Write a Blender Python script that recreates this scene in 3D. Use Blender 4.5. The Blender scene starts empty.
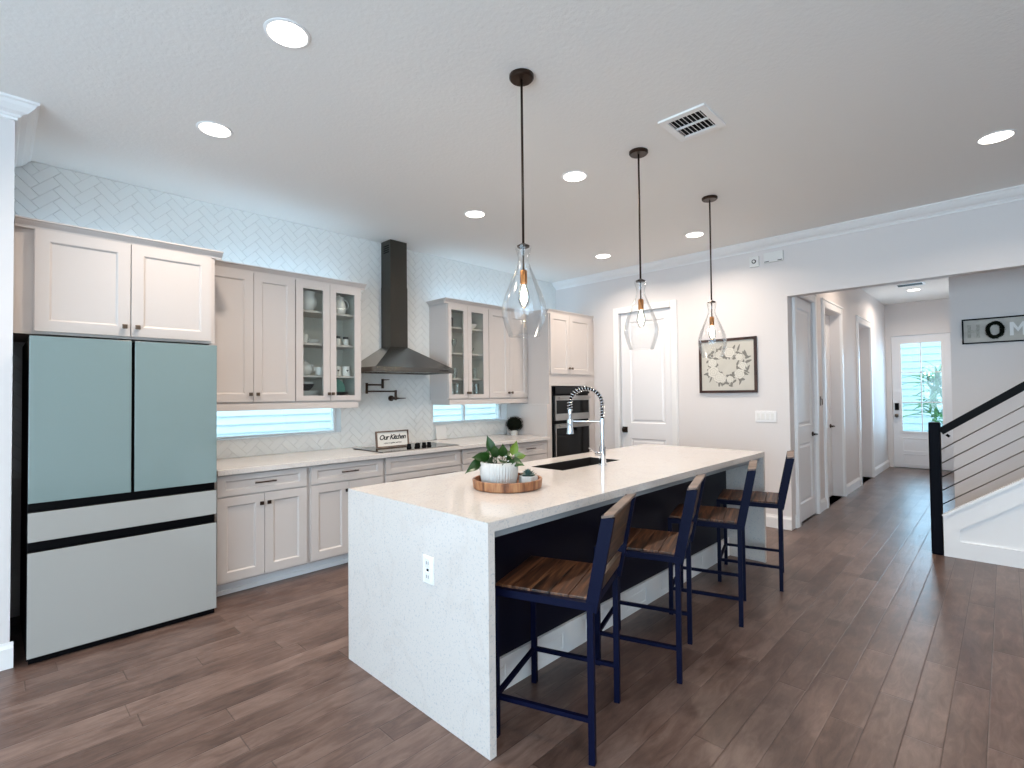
import bpy, bmesh, math, random
from mathutils import Matrix, Vector, Euler
random.seed(7)
scn = bpy.context.scene
COL = scn.collection
R = math.radians
# ------------------------------------------------------------------ camera
H = 1.42
cam_d = bpy.data.cameras.new('camera'); cam = bpy.data.objects.new('camera', cam_d); COL.objects.link(cam)
yaw, pit, rol = R(44.222), R(1.2027), R(-0.597)
f = Vector((math.cos(yaw)*math.cos(pit), math.sin(yaw)*math.cos(pit), math.sin(pit)))
r0 = Vector((math.sin(yaw), -math.cos(yaw), 0)); u0 = r0.cross(f)
rr = math.cos(rol)*r0 + math.sin(rol)*u0; uu = -math.sin(rol)*r0 + math.cos(rol)*u0
cam.matrix_world = Matrix(((rr.x, uu.x, -f.x, 0), (rr.y, uu.y, -f.y, 0), (rr.z, uu.z, -f.z, H), (0, 0, 0, 1)))
cam_d.sensor_width = 36; cam_d.lens = 507.27/1024*36; cam_d.clip_start = 0.05; cam_d.clip_end = 100
scn.camera = cam
# ------------------------------------------------------------------ world, exposure
w = bpy.data.worlds.new('sky'); scn.world = w; w.use_nodes = True
bg = w.node_tree.nodes['Background']; bg.inputs[0].default_value = (0.64, 0.85, 1.0, 1); bg.inputs[1].default_value = 4.4
scn.view_settings.view_transform = 'Standard'; scn.view_settings.look = 'None'
scn.view_settings.gamma = 1; scn.view_settings.exposure = 0.20; scn.view_settings.use_curve_mapping = False
try:
    scn.cycles.use_denoising = True; scn.cycles.max_bounces = 10; scn.cycles.diffuse_bounces = 6
    scn.cycles.transparent_max_bounces = 16; scn.cycles.caustics_reflective = False; scn.cycles.caustics_refractive = False
    scn.cycles.sample_clamp_indirect = 6
except Exception: pass
def area(name, loc, direction, sx, sy, power, color, shape='RECTANGLE', spread=180):
    d = bpy.data.lights.new(name, 'AREA'); d.shape = shape; d.size = sx
    if shape == 'RECTANGLE': d.size_y = sy
    d.energy = power; d.color = color; d.spread = R(spread)
    o = bpy.data.objects.new(name, d); COL.objects.link(o); o.location = loc
    o.rotation_euler = Vector(direction).to_track_quat('-Z', 'Y').to_euler()
    return o
DAY = (0.44, 0.71, 1.0)
# daylight through the glass sliders on the left; the back lamp is added fill
area('daylight_slider', (-3.45, -0.2, 1.25), (1, 0, 0.20), 5.4, 2.3, 85, DAY)
area('added_back_fill', (-1.7, -3.45, 1.45), (0, 1, 0.35), 2.6, 1.9, 34, (0.90, 0.95, 1.0))
area('daylight_front_door', (11.95, 1.06, 1.45), (-1, 0, -0.1), 0.55, 1.6, 22, DAY)
# LED strips on top of the wall cabinets and below them
LED = (0.50, 0.76, 1.0)
area('led_strip_over_fridge_cabinet', (0.60, 4.50, 2.475), (0, 0.25, 1), 0.95, 0.04, 0.8, LED)
area('led_strip_left_cabinets', (1.80, 4.52, 2.50), (0, 0.25, 1), 1.2, 0.04, 1.2, LED)
area('led_strip_right_cabinets', (4.10, 4.52, 2.50), (0, 0.25, 1), 1.2, 0.04, 1.2, LED)
area('led_strip_oven_cabinet', (5.20, 4.40, 2.49), (0, 0.25, 1), 0.9, 0.04, 0.8, LED)

# ------------------------------------------------------------------ materials
MATS = {}
def srgb(r, g, b):
    def c(v):
        v /= 255.0
        return v/12.92 if v <= 0.04045 else ((v+0.055)/1.055)**2.4
    return (c(r), c(g), c(b), 1)
def mat(name, col, rough=0.5, metal=0.0, var=None, bump=None, coat=0.0, spec=0.5, emit=None, stretch=None):
    if name in MATS: return MATS[name]
    m = bpy.data.materials.new(name); m.use_nodes = True; nt = m.node_tree; b = nt.nodes['Principled BSDF']
    b.inputs['Base Color'].default_value = col; b.inputs['Roughness'].default_value = rough; b.inputs['Metallic'].default_value = metal
    b.inputs['Specular IOR Level'].default_value = spec
    if coat: b.inputs['Coat Weight'].default_value = coat; b.inputs['Coat Roughness'].default_value = 0.05
    if emit: b.inputs['Emission Color'].default_value = emit[0]; b.inputs['Emission Strength'].default_value = emit[1]
    tc = mp = None
    if var or bump:
        tc = nt.nodes.new('ShaderNodeTexCoord'); mp = nt.nodes.new('ShaderNodeMapping'); nt.links.new(tc.outputs['Object'], mp.inputs[0])
        if stretch: mp.inputs['Scale'].default_value = stretch
    if var:
        n = nt.nodes.new('ShaderNodeTexNoise'); n.inputs['Scale'].default_value = var[0]; n.inputs['Detail'].default_value = 5
        nt.links.new(mp.outputs[0], n.inputs['Vector'])
        cr = nt.nodes.new('ShaderNodeValToRGB'); cr.color_ramp.elements[0].position = 0.3; cr.color_ramp.elements[1].position = 0.7
        a = var[1]; cr.color_ramp.elements[0].color = var[2] if len(var) > 2 else tuple(min(1, c*(1-a)) for c in col[:3])+(1,)
        cr.color_ramp.elements[1].color = tuple(min(1, c*(1+a)) for c in col[:3])+(1,) if len(var) <= 2 else col
        nt.links.new(n.outputs['Fac'], cr.inputs[0]); nt.links.new(cr.outputs[0], b.inputs['Base Color'])
    if bump:
        n2 = nt.nodes.new('ShaderNodeTexNoise'); n2.inputs['Scale'].default_value = bump[0]; n2.inputs['Detail'].default_value = 4
        nt.links.new(mp.outputs[0], n2.inputs['Vector'])
        bp = nt.nodes.new('ShaderNodeBump'); bp.inputs['Strength'].default_value = bump[1]; bp.inputs['Distance'].default_value = bump[2] if len(bump) > 2 else 0.01
        nt.links.new(n2.outputs['Fac'], bp.inputs['Height']); nt.links.new(bp.outputs[0], b.inputs['Normal'])
    MATS[name] = m; return m
def glassm(name, tint=(1, 1, 1, 1), blend=0.25, refl=0.06, top_=0.75, rough=0.02):
    m = bpy.data.materials.new(name); m.use_nodes = True; nt = m.node_tree; nt.nodes.clear()
    out = nt.nodes.new('ShaderNodeOutputMaterial'); mx = nt.nodes.new('ShaderNodeMixShader')
    tr = nt.nodes.new('ShaderNodeBsdfTransparent'); gl = nt.nodes.new('ShaderNodeBsdfGlossy'); gl.inputs['Roughness'].default_value = rough
    tr.inputs[0].default_value = tint
    lw = nt.nodes.new('ShaderNodeLayerWeight'); lw.inputs[0].default_value = blend
    mr = nt.nodes.new('ShaderNodeMapRange'); mr.inputs[3].default_value = refl; mr.inputs[4].default_value = top_
    nt.links.new(lw.outputs['Fresnel'], mr.inputs[0]); nt.links.new(mr.outputs[0], mx.inputs[0])
    nt.links.new(tr.outputs[0], mx.inputs[1]); nt.links.new(gl.outputs[0], mx.inputs[2]); nt.links.new(mx.outputs[0], out.inputs[0])
    MATS[name] = m; return m
def emis(name, col, s):
    m = bpy.data.materials.new(name); m.use_nodes = True; nt = m.node_tree; b = nt.nodes['Principled BSDF']
    b.inputs['Base Color'].default_value = (0.8, 0.8, 0.8, 1); b.inputs['Emission Color'].default_value = col; b.inputs['Emission Strength'].default_value = s
    MATS[name] = m; return m

CAB = mat('cabinet_paint', srgb(198, 191, 187), 0.38, bump=(60, 0.02, 0.002))
CABIN = mat('cabinet_interior', srgb(214, 212, 204), 0.5, bump=(40, 0.03, 0.002))
WALL = mat('wall_paint', srgb(222, 218, 217), 0.6, bump=(90, 0.08, 0.003))
TRIM = mat('trim_paint', srgb(238, 238, 238), 0.32, bump=(30, 0.02, 0.002))
CEIL = mat('knockdown_ceiling', srgb(238, 237, 234), 0.8, bump=(52, 0.34, 0.005))
DOORM = mat('door_paint', srgb(233, 233, 235), 0.35, bump=(30, 0.02, 0.002))
TILE = mat('glazed_tile', srgb(228, 231, 230), 0.14, bump=(14, 0.25, 0.004))
GROUT = mat('grout', srgb(214, 216, 215), 0.7, bump=(200, 0.1, 0.002))
QUARTZ = None
STEEL = mat('brushed_steel', srgb(170, 168, 165), 0.32, 1.0, bump=(60, 0.03, 0.001), stretch=(1, 1, 30))
HOODM = mat('dark_stainless', srgb(132, 130, 126), 0.26, 1.0, bump=(60, 0.03, 0.001), stretch=(40, 1, 1))
CHROME = mat('chrome', srgb(225, 228, 232), 0.06, 1.0, bump=(5, 0.01, 0.001))
BLACKGL = mat('black_glass', srgb(4, 4, 5), 0.07, spec=0.22, bump=(3, 0.01, 0.001))
BLACK = mat('black_plastic', srgb(3, 3, 5), 0.5, spec=0.1, bump=(50, 0.02, 0.001))
BRONZE = mat('oiled_bronze', srgb(62, 48, 40), 0.35, 0.8, bump=(40, 0.05, 0.001))
NICKEL = mat('aged_nickel', srgb(110, 96, 84), 0.35, 0.9, bump=(40, 0.05, 0.001))
BRASS = mat('aged_brass', srgb(176, 122, 74), 0.3, 0.9, bump=(40, 0.05, 0.001))
NAVY = mat('navy_paint', srgb(7, 9, 27), 0.45, spec=0.25, bump=(40, 0.03, 0.002))
NAVYM = mat('navy_metal', srgb(4, 8, 36), 0.5, spec=0.12, bump=(40, 0.03, 0.001))
WHITEC = mat('white_ceramic', srgb(232, 232, 230), 0.2, bump=(20, 0.03, 0.001))
DARKC = mat('dark_ceramic', srgb(34, 36, 38), 0.3, bump=(20, 0.03, 0.001))
MINT = mat('mint_ceramic', srgb(150, 205, 185), 0.25, bump=(20, 0.03, 0.001))
TEALG = mat('teal_glass_panel', srgb(122, 141, 141), 0.10, bump=(1.2, 0.02, 0.002), coat=0.6)
WHITEG = mat('white_glass_panel', srgb(162, 163, 160), 0.12, bump=(1.2, 0.02, 0.002), coat=0.5)
LEAF = mat('leaf_green', srgb(32, 66, 20), 0.3, var=(9, 0.45), bump=(30, 0.1, 0.002))
LEAFY = mat('leaf_yellow_green', srgb(98, 120, 38), 0.3, var=(12, 0.35), bump=(30, 0.1, 0.002))
SUCC = mat('succulent_green', srgb(70, 98, 92), 0.5, var=(30, 0.3), bump=(40, 0.1, 0.002))
BOXW = mat('boxwood_green', srgb(10, 16, 9), 0.8, spec=0.1, var=(40, 0.5), bump=(60, 0.3, 0.004))
CONC = mat('pale_concrete', srgb(198, 198, 194), 0.75, var=(20, 0.08), bump=(60, 0.2, 0.002))
RIBC = mat('whitewashed_clay', srgb(200, 198, 194), 0.6, var=(14, 0.06), bump=(50, 0.2, 0.002))
WGLASS = glassm('window_glass', (0.95, 1, 1, 1), 0.2, 0.04)
CGLASS = glassm('cabinet_glass', (0.96, 0.98, 0.97, 1), 0.15, 0.03)
SHADE = glassm('clear_shade_glass', (0.97, 0.975, 0.98, 1), 0.22, 0.05, 0.5, 0.12)
DRINKG = glassm('drinking_glass', (0.95, 0.97, 0.97, 1), 0.2, 0.05)
GLOW = emis('warm_filament', (1.0, 0.78, 0.45, 1), 60)
LENS = emis('downlight_lens', (1.0, 0.90, 0.80, 1), 6)

def nodes_mat(name):
    m = bpy.data.materials.new(name); m.use_nodes = True; MATS[name] = m
    return m, m.node_tree, m.node_tree.nodes['Principled BSDF']
def make_quartz():
    m, nt, b = nodes_mat('white_quartz')
    b.inputs['Roughness'].default_value = 0.09
    tc = nt.nodes.new('ShaderNodeTexCoord')
    v = nt.nodes.new('ShaderNodeTexNoise'); v.inputs['Scale'].default_value = 95; v.inputs['Detail'].default_value = 2; v.inputs['Roughness'].default_value = 0.8
    nt.links.new(tc.outputs['Object'], v.inputs['Vector'])
    cr = nt.nodes.new('ShaderNodeValToRGB'); e = cr.color_ramp.elements
    e[0].position = 0.33; e[0].color = srgb(186, 187, 190); e[1].position = 0.43; e[1].color = srgb(214, 208, 203)
    nt.links.new(v.outputs['Fac'], cr.inputs[0])
    n = nt.nodes.new('ShaderNodeTexNoise'); n.inputs['Scale'].default_value = 1.6; n.inputs['Detail'].default_value = 8; n.inputs['Distortion'].default_value = 1.4
    nt.links.new(tc.outputs['Object'], n.inputs['Vector'])
    c2 = nt.nodes.new('ShaderNodeValToRGB'); e = c2.color_ramp.elements
    e[0].position = 0.47; e[0].color = (1, 1, 1, 1); e[1].position = 0.53; e[1].color = (1, 1, 1, 1)
    k = c2.color_ramp.elements.new(0.5); k.color = (0.965, 0.955, 0.95, 1)
    nt.links.new(n.outputs['Fac'], c2.inputs[0])
    mx = nt.nodes.new('ShaderNodeMixRGB'); mx.blend_type = 'MULTIPLY'; mx.inputs[0].default_value = 1
    nt.links.new(cr.outputs[0], mx.inputs[1]); nt.links.new(c2.outputs[0], mx.inputs[2]); nt.links.new(mx.outputs[0], b.inputs['Base Color'])
    return m
QUARTZ = make_quartz()
def make_floor():
    m, nt, b = nodes_mat('hand_scraped_planks')
    N = nt.nodes.new; L = nt.links.new
    def math_(op, a, bb=None):
        n = N('ShaderNodeMath'); n.operation = op
        for i, v in enumerate((a, bb)):
            if v is None: continue
            if isinstance(v, (int, float)): n.inputs[i].default_value = v
            else: L(v, n.inputs[i])
        return n.outputs[0]
    tc = N('ShaderNodeTexCoord'); sp = N('ShaderNodeSeparateXYZ'); L(tc.outputs['Object'], sp.inputs[0])
    X, Y = sp.outputs[0], sp.outputs[1]
    W = 0.125
    yy = math_('DIVIDE', math_('ADD', Y, 10.041), W); row = math_('FLOOR', yy); fy = math_('FRACT', yy)
    wn = N('ShaderNodeTexWhiteNoise'); wn.noise_dimensions = '1D'; L(row, wn.inputs['W'])
    wn2 = N('ShaderNodeTexWhiteNoise'); wn2.noise_dimensions = '1D'; L(math_('ADD', row, 57.3), wn2.inputs['W'])
    Lp = math_('ADD', 0.75, math_('MULTIPLY', wn2.outputs['Value'], 0.6))
    xx = math_('DIVIDE', math_('ADD', math_('ADD', X, 20), math_('MULTIPLY', wn.outputs['Value'], 3.0)), Lp)
    colm = math_('FLOOR', xx); fx = math_('FRACT', xx)
    cid = N('ShaderNodeCombineXYZ'); L(row, cid.inputs[0]); L(colm, cid.inputs[1])
    wc = N('ShaderNodeTexWhiteNoise'); wc.noise_dimensions = '3D'; L(cid.outputs[0], wc.inputs['Vector'])
    # grain
    mp = N('ShaderNodeMapping'); mp.inputs['Scale'].default_value = (2.2, 9, 1); L(tc.outputs['Object'], mp.inputs[0])
    off = N('ShaderNodeVectorMath'); off.operation = 'ADD'; L(mp.outputs[0], off.inputs[0])
    sc = N('ShaderNodeVectorMath'); sc.operation = 'SCALE'; L(wc.outputs['Color'], sc.inputs[0]); sc.inputs['Scale'].default_value = 30; L(sc.outputs[0], off.inputs[1])
    g = N('ShaderNodeTexNoise'); g.inputs['Scale'].default_value = 2.6; g.inputs['Detail'].default_value = 9; g.inputs['Roughness'].default_value = 0.68; g.inputs['Distortion'].default_value = 0.7
    L(off.outputs[0], g.inputs['Vector'])
    big = N('ShaderNodeTexNoise'); big.inputs['Scale'].default_value = 3.0; big.inputs['Detail'].default_value = 3
    off2 = N('ShaderNodeVectorMath'); off2.operation = 'ADD'; L(tc.outputs['Object'], off2.inputs[0]); L(sc.outputs[0], off2.inputs[1]); L(off2.outputs[0], big.inputs['Vector'])
    fac = math_('ADD', math_('ADD', math_('MULTIPLY', g.outputs['Fac'], 0.5), math_('MULTIPLY', big.outputs['Fac'], 0.35)), math_('ADD', math_('MULTIPLY', wc.outputs['Value'], 0.11), 0.065))
    cr = N('ShaderNodeValToRGB'); e = cr.color_ramp.elements
    e[0].position = 0.33; e[0].color = srgb(52, 38, 33); e[1].position = 0.80; e[1].color = srgb(140, 119, 109)
    k = e.new(0.52); k.color = srgb(94, 74, 66)
    L(fac, cr.inputs[0])
    # joints
    ey = math_('MINIMUM', fy, math_('SUBTRACT', 1, fy)); ex = math_('MULTIPLY', math_('MINIMUM', fx, math_('SUBTRACT', 1, fx)), 7)
    ed = math_('MINIMUM', ey, ex)
    mr = N('ShaderNodeMapRange'); mr.inputs[1].default_value = 0.0; mr.inputs[2].default_value = 0.035; L(ed, mr.inputs[0])
    mr2 = N('ShaderNodeMapRange'); mr2.inputs[1].default_value = 0.0; mr2.inputs[2].default_value = 0.02; mr2.inputs[3].default_value = 0.45; L(ed, mr2.inputs[0])
    mx = N('ShaderNodeMixRGB'); mx.blend_type = 'MULTIPLY'; mx.inputs[0].default_value = 1; L(cr.outputs[0], mx.inputs[1]); L(mr2.outputs[0], mx.inputs[2])
    L(mx.outputs[0], b.inputs['Base Color'])
    # scraped waves across the board
    wv = N('ShaderNodeTexNoise'); wv.inputs['Scale'].default_value = 1.0; wv.inputs['Detail'].default_value = 2
    mp2 = N('ShaderNodeMapping'); mp2.inputs['Scale'].default_value = (3.0, 45, 1); L(tc.outputs['Object'], mp2.inputs[0]); L(mp2.outputs[0], wv.inputs['Vector'])
    hgt = math_('ADD', math_('MULTIPLY', mr.outputs[0], 0.5), math_('ADD', math_('MULTIPLY', wv.outputs['Fac'], 0.55), math_('MULTIPLY', g.outputs['Fac'], 0.3)))
    bp = N('ShaderNodeBump'); bp.inputs['Strength'].default_value = 0.35; bp.inputs['Distance'].default_value = 0.004; L(hgt, bp.inputs['Height']); L(bp.outputs[0], b.inputs['Normal'])
    rg = N('ShaderNodeMapRange'); rg.inputs[3].default_value = 0.28; rg.inputs[4].default_value = 0.42; L(g.outputs['Fac'], rg.inputs[0]); L(rg.outputs[0], b.inputs['Roughness'])
    return m
FLOORM = make_floor()
def make_wood(name, c0, c1, c2, scale=(2, 30, 30), rough=0.45):
    m, nt, b = nodes_mat(name); N = nt.nodes.new; L = nt.links.new
    tc = N('ShaderNodeTexCoord'); mp = N('ShaderNodeMapping'); mp.inputs['Scale'].default_value = scale; L(tc.outputs['Object'], mp.inputs[0])
    g = N('ShaderNodeTexNoise'); g.inputs['Scale'].default_value = 1; g.inputs['Detail'].default_value = 6; g.inputs['Distortion'].default_value = 0.8; L(mp.outputs[0], g.inputs['Vector'])
    cr = N('ShaderNodeValToRGB'); e = cr.color_ramp.elements; e[0].position = 0.35; e[0].color = c0; e[1].position = 0.68; e[1].color = c2; k = e.new(0.5); k.color = c1
    L(g.outputs['Fac'], cr.inputs[0]); L(cr.outputs[0], b.inputs['Base Color']); b.inputs['Roughness'].default_value = rough
    bp = N('ShaderNodeBump'); bp.inputs['Strength'].default_value = 0.25; bp.inputs['Distance'].default_value = 0.002; L(g.outputs['Fac'], bp.inputs['Height']); L(bp.outputs[0], b.inputs['Normal'])
    return m
SEATW = make_wood('rustic_seat_wood', srgb(32, 18, 11), srgb(80, 48, 30), srgb(128, 86, 57), (3, 45, 20))
BACKW = make_wood('weathered_back_wood', srgb(42, 30, 20), srgb(78, 56, 38), srgb(112, 84, 60), (3, 30, 30))
TRAYW = make_wood('acacia_wood', srgb(74, 40, 24), srgb(138, 88, 56), srgb(180, 134, 94), (26, 26, 3))
FRAMEW = make_wood('dark_stained_frame_wood', srgb(36, 22, 18), srgb(58, 34, 28), srgb(74, 48, 38), (8, 8, 8))
GREYFR = make_wood('grey_brown_frame_wood', srgb(84, 66, 56), srgb(112, 92, 80), srgb(138, 118, 104), (8, 8, 8))
PAPER = mat('cream_paper', srgb(196, 193, 184), 0.8, var=(8, 0.04), bump=(80, 0.05, 0.001))
SIGNW = mat('white_sign_board', srgb(222, 220, 214), 0.6, bump=(60, 0.05, 0.001))
INK = mat('black_ink', srgb(20, 20, 22), 0.6, bump=(60, 0.02, 0.001))
GREYINK = mat('grey_ink', srgb(122, 121, 115), 0.8, bump=(60, 0.02, 0.001))
PETAL = mat('petal_white', srgb(212, 209, 200), 0.8, bump=(60, 0.02, 0.001))
PETAL2 = mat('petal_shade_line', srgb(140, 138, 130), 0.8, bump=(60, 0.02, 0.001))
SIDING2 = mat('siding_painted_shade', srgb(170, 190, 196), 0.6, bump=(30, 0.03, 0.002))  # siding colour darkened to stand in for missing shade outside the front door
SIDING = mat('pale_siding', srgb(226, 234, 240), 0.6, bump=(30, 0.03, 0.002))
STAIRC = mat('stair_carpet', srgb(170, 160, 150), 0.95, bump=(200, 0.4, 0.004))
PALMG = mat('palm_green', srgb(58, 118, 62), 0.5, var=(6, 0.3), bump=(30, 0.1, 0.002))
GRASS = mat('lawn_green', srgb(96, 130, 76), 0.9, var=(4, 0.2), bump=(60, 0.4, 0.01))

# ------------------------------------------------------------------ mesh helpers
def new(): return bmesh.new()
def box(bm, x0, x1, y0, y1, z0, z1, bev=0.0):
    v = [bm.verts.new(p) for p in ((x0, y0, z0), (x1, y0, z0), (x1, y1, z0), (x0, y1, z0), (x0, y0, z1), (x1, y0, z1), (x1, y1, z1), (x0, y1, z1))]
    fs = [bm.faces.new([v[i] for i in q]) for q in ((0, 3, 2, 1), (4, 5, 6, 7), (0, 1, 5, 4), (1, 2, 6, 5), (2, 3, 7, 6), (3, 0, 4, 7))]
    if bev:
        es = list({e for fc in fs for e in fc.edges})
        bmesh.ops.bevel(bm, geom=es, offset=bev, segments=2, affect='EDGES', profile=0.6)
    return bm
def bx(*a, **k): return box(new(), *a, **k)
def prism(bm, pts, M, h):
    """closed 2-D outline (u,v) extruded along +n by h through matrix M"""
    lo = [bm.verts.new(M @ Vector((p[0], p[1], 0))) for p in pts]; hi = [bm.verts.new(M @ Vector((p[0], p[1], h))) for p in pts]
    n = len(pts)
    bm.faces.new(lo[::-1]); bm.faces.new(hi)
    for i in range(n): bm.faces.new((lo[i], lo[(i+1) % n], hi[(i+1) % n], hi[i]))
    return bm
def lathe(bm, prof, c=(0, 0, 0), seg=24, M=None, smooth=True, cap=True, ribs=0, ribamp=0):
    M = M or Matrix.Translation(c); rings = []
    for (r_, z) in prof:
        if r_ < 1e-6: rings.append([bm.verts.new(M @ Vector((0, 0, z)))])
        else:
            ring = []
            for i in range(seg):
                a = 2*math.pi*i/seg; q = r_*(1+(ribamp*math.cos(ribs*a) if ribs else 0))
                ring.append(bm.verts.new(M @ Vector((q*math.cos(a), q*math.sin(a), z))))
            rings.append(ring)
    for a, b in zip(rings, rings[1:]):
        for i in range(seg):
            j = (i+1) % seg
            if len(a) == 1 and len(b) == 1: continue
            if len(a) == 1: fc = bm.faces.new((a[0], b[j], b[i]))
            elif len(b) == 1: fc = bm.faces.new((a[i], a[j], b[0]))
            else: fc = bm.faces.new((a[i], a[j], b[j], b[i]))
            fc.smooth = smooth
    if cap:
        for rg, fl in ((rings[0], True), (rings[-1], False)):
            if len(rg) > 2: bm.faces.new(rg[::-1] if fl else rg)
    return bm
def tube(bm, pts, r_, seg=10, cap=True):
    pts = [Vector(p) for p in pts]; rings = []; up = None
    for i, p in enumerate(pts):
        d = (pts[min(i+1, len(pts)-1)] - pts[max(i-1, 0)]).normalized()
        if up is None: up = Vector((0, 0, 1)) if abs(d.z) < 0.9 else Vector((1, 0, 0))
        s = d.cross(up).normalized(); up = s.cross(d).normalized()
        rad = r_[i] if isinstance(r_, (list, tuple)) else r_
        rings.append([bm.verts.new(p + rad*(math.cos(2*math.pi*k/seg)*s + math.sin(2*math.pi*k/seg)*up)) for k in range(seg)])
    for a, b in zip(rings, rings[1:]):
        for k in range(seg):
            fc = bm.faces.new((a[k], a[(k+1) % seg], b[(k+1) % seg], b[k])); fc.smooth = True
    if cap: bm.faces.new(rings[0][::-1]); bm.faces.new(rings[-1])
    return bm
def beam(bm, a, b, wx, wy, side=(1, 0, 0)):
    """square bar from a to b, wx along side"""
    a, b = Vector(a), Vector(b); d = (b-a).normalized(); s = Vector(side); s = (s-d*s.dot(d)).normalized(); t = d.cross(s)
    v = [bm.verts.new(p + s*sx*wx/2 + t*sy*wy/2) for p in (a, b) for sx, sy in ((-1, -1), (1, -1), (1, 1), (-1, 1))]
    for q in ((0, 3, 2, 1), (4, 5, 6, 7), (0, 1, 5, 4), (1, 2, 6, 5), (2, 3, 7, 6), (3, 0, 4, 7)): bm.faces.new([v[i] for i in q])
    return bm
FR_Y = lambda y: Matrix(((1, 0, 0, 0), (0, 0, -1, y), (0, 1, 0, 0), (0, 0, 0, 1)))      # u=x, v=z, outward=-y
FR_X = lambda x: Matrix(((0, 0, -1, x), (-1, 0, 0, 0), (0, 1, 0, 0), (0, 0, 0, 1)))     # u=-y, v=z, outward=-x
def slab(bm, M, u0, u1, v0, v1, t, panels=(), rings=((0.006, -0.008),), through=False):
    us = sorted({u0, u1, *[q for p in panels for q in (max(u0, p[0]), min(u1, p[1]))]}); vs = sorted({v0, v1, *[q for p in panels for q in (max(v0, p[2]), min(v1, p[3]))]})
    P = lambda u, v, n: bm.verts.new(M @ Vector((u, v, n)))
    def quad(a, b, c, d): bm.faces.new((a, b, c, d))
    for i in range(len(us)-1):
        for j in range(len(vs)-1):
            cu, cv = (us[i]+us[i+1])/2, (vs[j]+vs[j+1])/2
            if any(p[0] < cu < p[1] and p[2] < cv < p[3] for p in panels): continue
            for n in ((0, -t) if through else (0,)):
                q = [P(us[i], vs[j], n), P(us[i+1], vs[j], n), P(us[i+1], vs[j+1], n), P(us[i], vs[j+1], n)]
                quad(*(q if n == 0 else q[::-1]))
    if not through: quad(P(u0, v1, -t), P(u1, v1, -t), P(u1, v0, -t), P(u0, v0, -t))
    quad(P(u0, v0, 0), P(u0, v0, -t), P(u1, v0, -t), P(u1, v0, 0)); quad(P(u0, v1, 0), P(u1, v1, 0), P(u1, v1, -t), P(u0, v1, -t))
    quad(P(u0, v0, 0), P(u0, v1, 0), P(u0, v1, -t), P(u0, v0, -t)); quad(P(u1, v0, 0), P(u1, v0, -t), P(u1, v1, -t), P(u1, v1, 0))
    for p in panels:
        loops = [(0, 0)] + (list(rings) if not through else [(0, -t)])
        prev = None
        for ins, dep in loops:
            cur = [(p[0]+ins, p[2]+ins), (p[1]-ins, p[2]+ins), (p[1]-ins, p[3]-ins), (p[0]+ins, p[3]-ins)]
            cur = [P(a, b, dep) for a, b in cur]
            if prev:
                for k in range(4): quad(prev[k], prev[(k+1) % 4], cur[(k+1) % 4], cur[k])
            prev = cur
        if not through: quad(*prev)
    bmesh.ops.remove_doubles(bm, verts=bm.verts, dist=1e-5)
    return bm
def shade(o, ang=40):
    for p in o.data.polygons: p.use_smooth = True
    try: o.data.set_sharp_from_angle(angle=R(ang))
    except Exception: pass
def obj(name, bm, m, parent=None, loc=None, kind=None, label=None, smooth=None):
    bmesh.ops.recalc_face_normals(bm, faces=bm.faces)
    me = bpy.data.meshes.new(name)
    if loc is not None: bm.transform(Matrix.Translation(-Vector(loc)))
    bm.to_mesh(me); bm.free(); me.materials.append(m)
    o = bpy.data.objects.new(name, me); COL.objects.link(o)
    if loc is not None and parent is None: o.location = loc
    if parent is not None: o.parent = parent
    if kind: o['kind'] = kind
    if label: o['label'] = label
    if smooth: shade(o, smooth)
    return o
def struct(name, bm, m, **k): return obj(name, bm, m, kind='structure', **k)
def tag(o, label, cat, group=None):
    o['label'] = label; o['category'] = cat
    if group: o['group'] = group
    return o
class Thing:
    """an Empty at the thing's base; parts given in world coordinates unless local"""
    def __init__(s, name, label, cat, loc=(0, 0, 0), rz=0.0, group=None, kind=None, local=False):
        e = bpy.data.objects.new(name, None); COL.objects.link(e); e.location = loc; e.rotation_euler = (0, 0, rz); e.empty_display_size = 0.1
        s.e = e; s.loc = Vector(loc); s.local = local
        if kind: e['kind'] = kind
        if label: e['label'] = label
        if cat: e['category'] = cat
        if group: e['group'] = group
    def part(s, name, bm, m, of=None, label=None, smooth=None):
        if not s.local: bm.transform(Matrix.Translation(-s.loc))
        o = obj(name, bm, m, parent=of or s.e, label=label, smooth=smooth)
        return o
def dup(root, loc, rz=None, label=None, group=None):
    r_ = root.copy(); COL.objects.link(r_); r_.location = loc
    if rz is not None: r_.rotation_euler = (0, 0, rz)
    if label: r_['label'] = label
    if group: r_['group'] = group
    for ch in list(root.children):
        c = ch.copy(); COL.objects.link(c); c.parent = r_
        for g in list(ch.children):
            d = g.copy(); COL.objects.link(d); d.parent = c
    return r_
def text_bm(s, size, M, depth=0.002, shear=0.0, bold=0.0, spacing=1.0):
    cu = bpy.data.curves.new('t', 'FONT'); cu.body = s; cu.size = size; cu.shear = shear; cu.extrude = depth/2; cu.offset = bold
    cu.align_x = 'CENTER'; cu.align_y = 'CENTER'; cu.space_character = spacing; cu.resolution_u = 3
    o = bpy.data.objects.new('t', cu); COL.objects.link(o)
    bpy.context.view_layer.update()
    me = bpy.data.meshes.new_from_object(o.evaluated_get(bpy.context.evaluated_depsgraph_get()))
    bm = new(); bm.from_mesh(me); bm.transform(M)
    bpy.data.objects.remove(o); bpy.data.curves.remove(cu); bpy.data.meshes.remove(me)
    return bm

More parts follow.
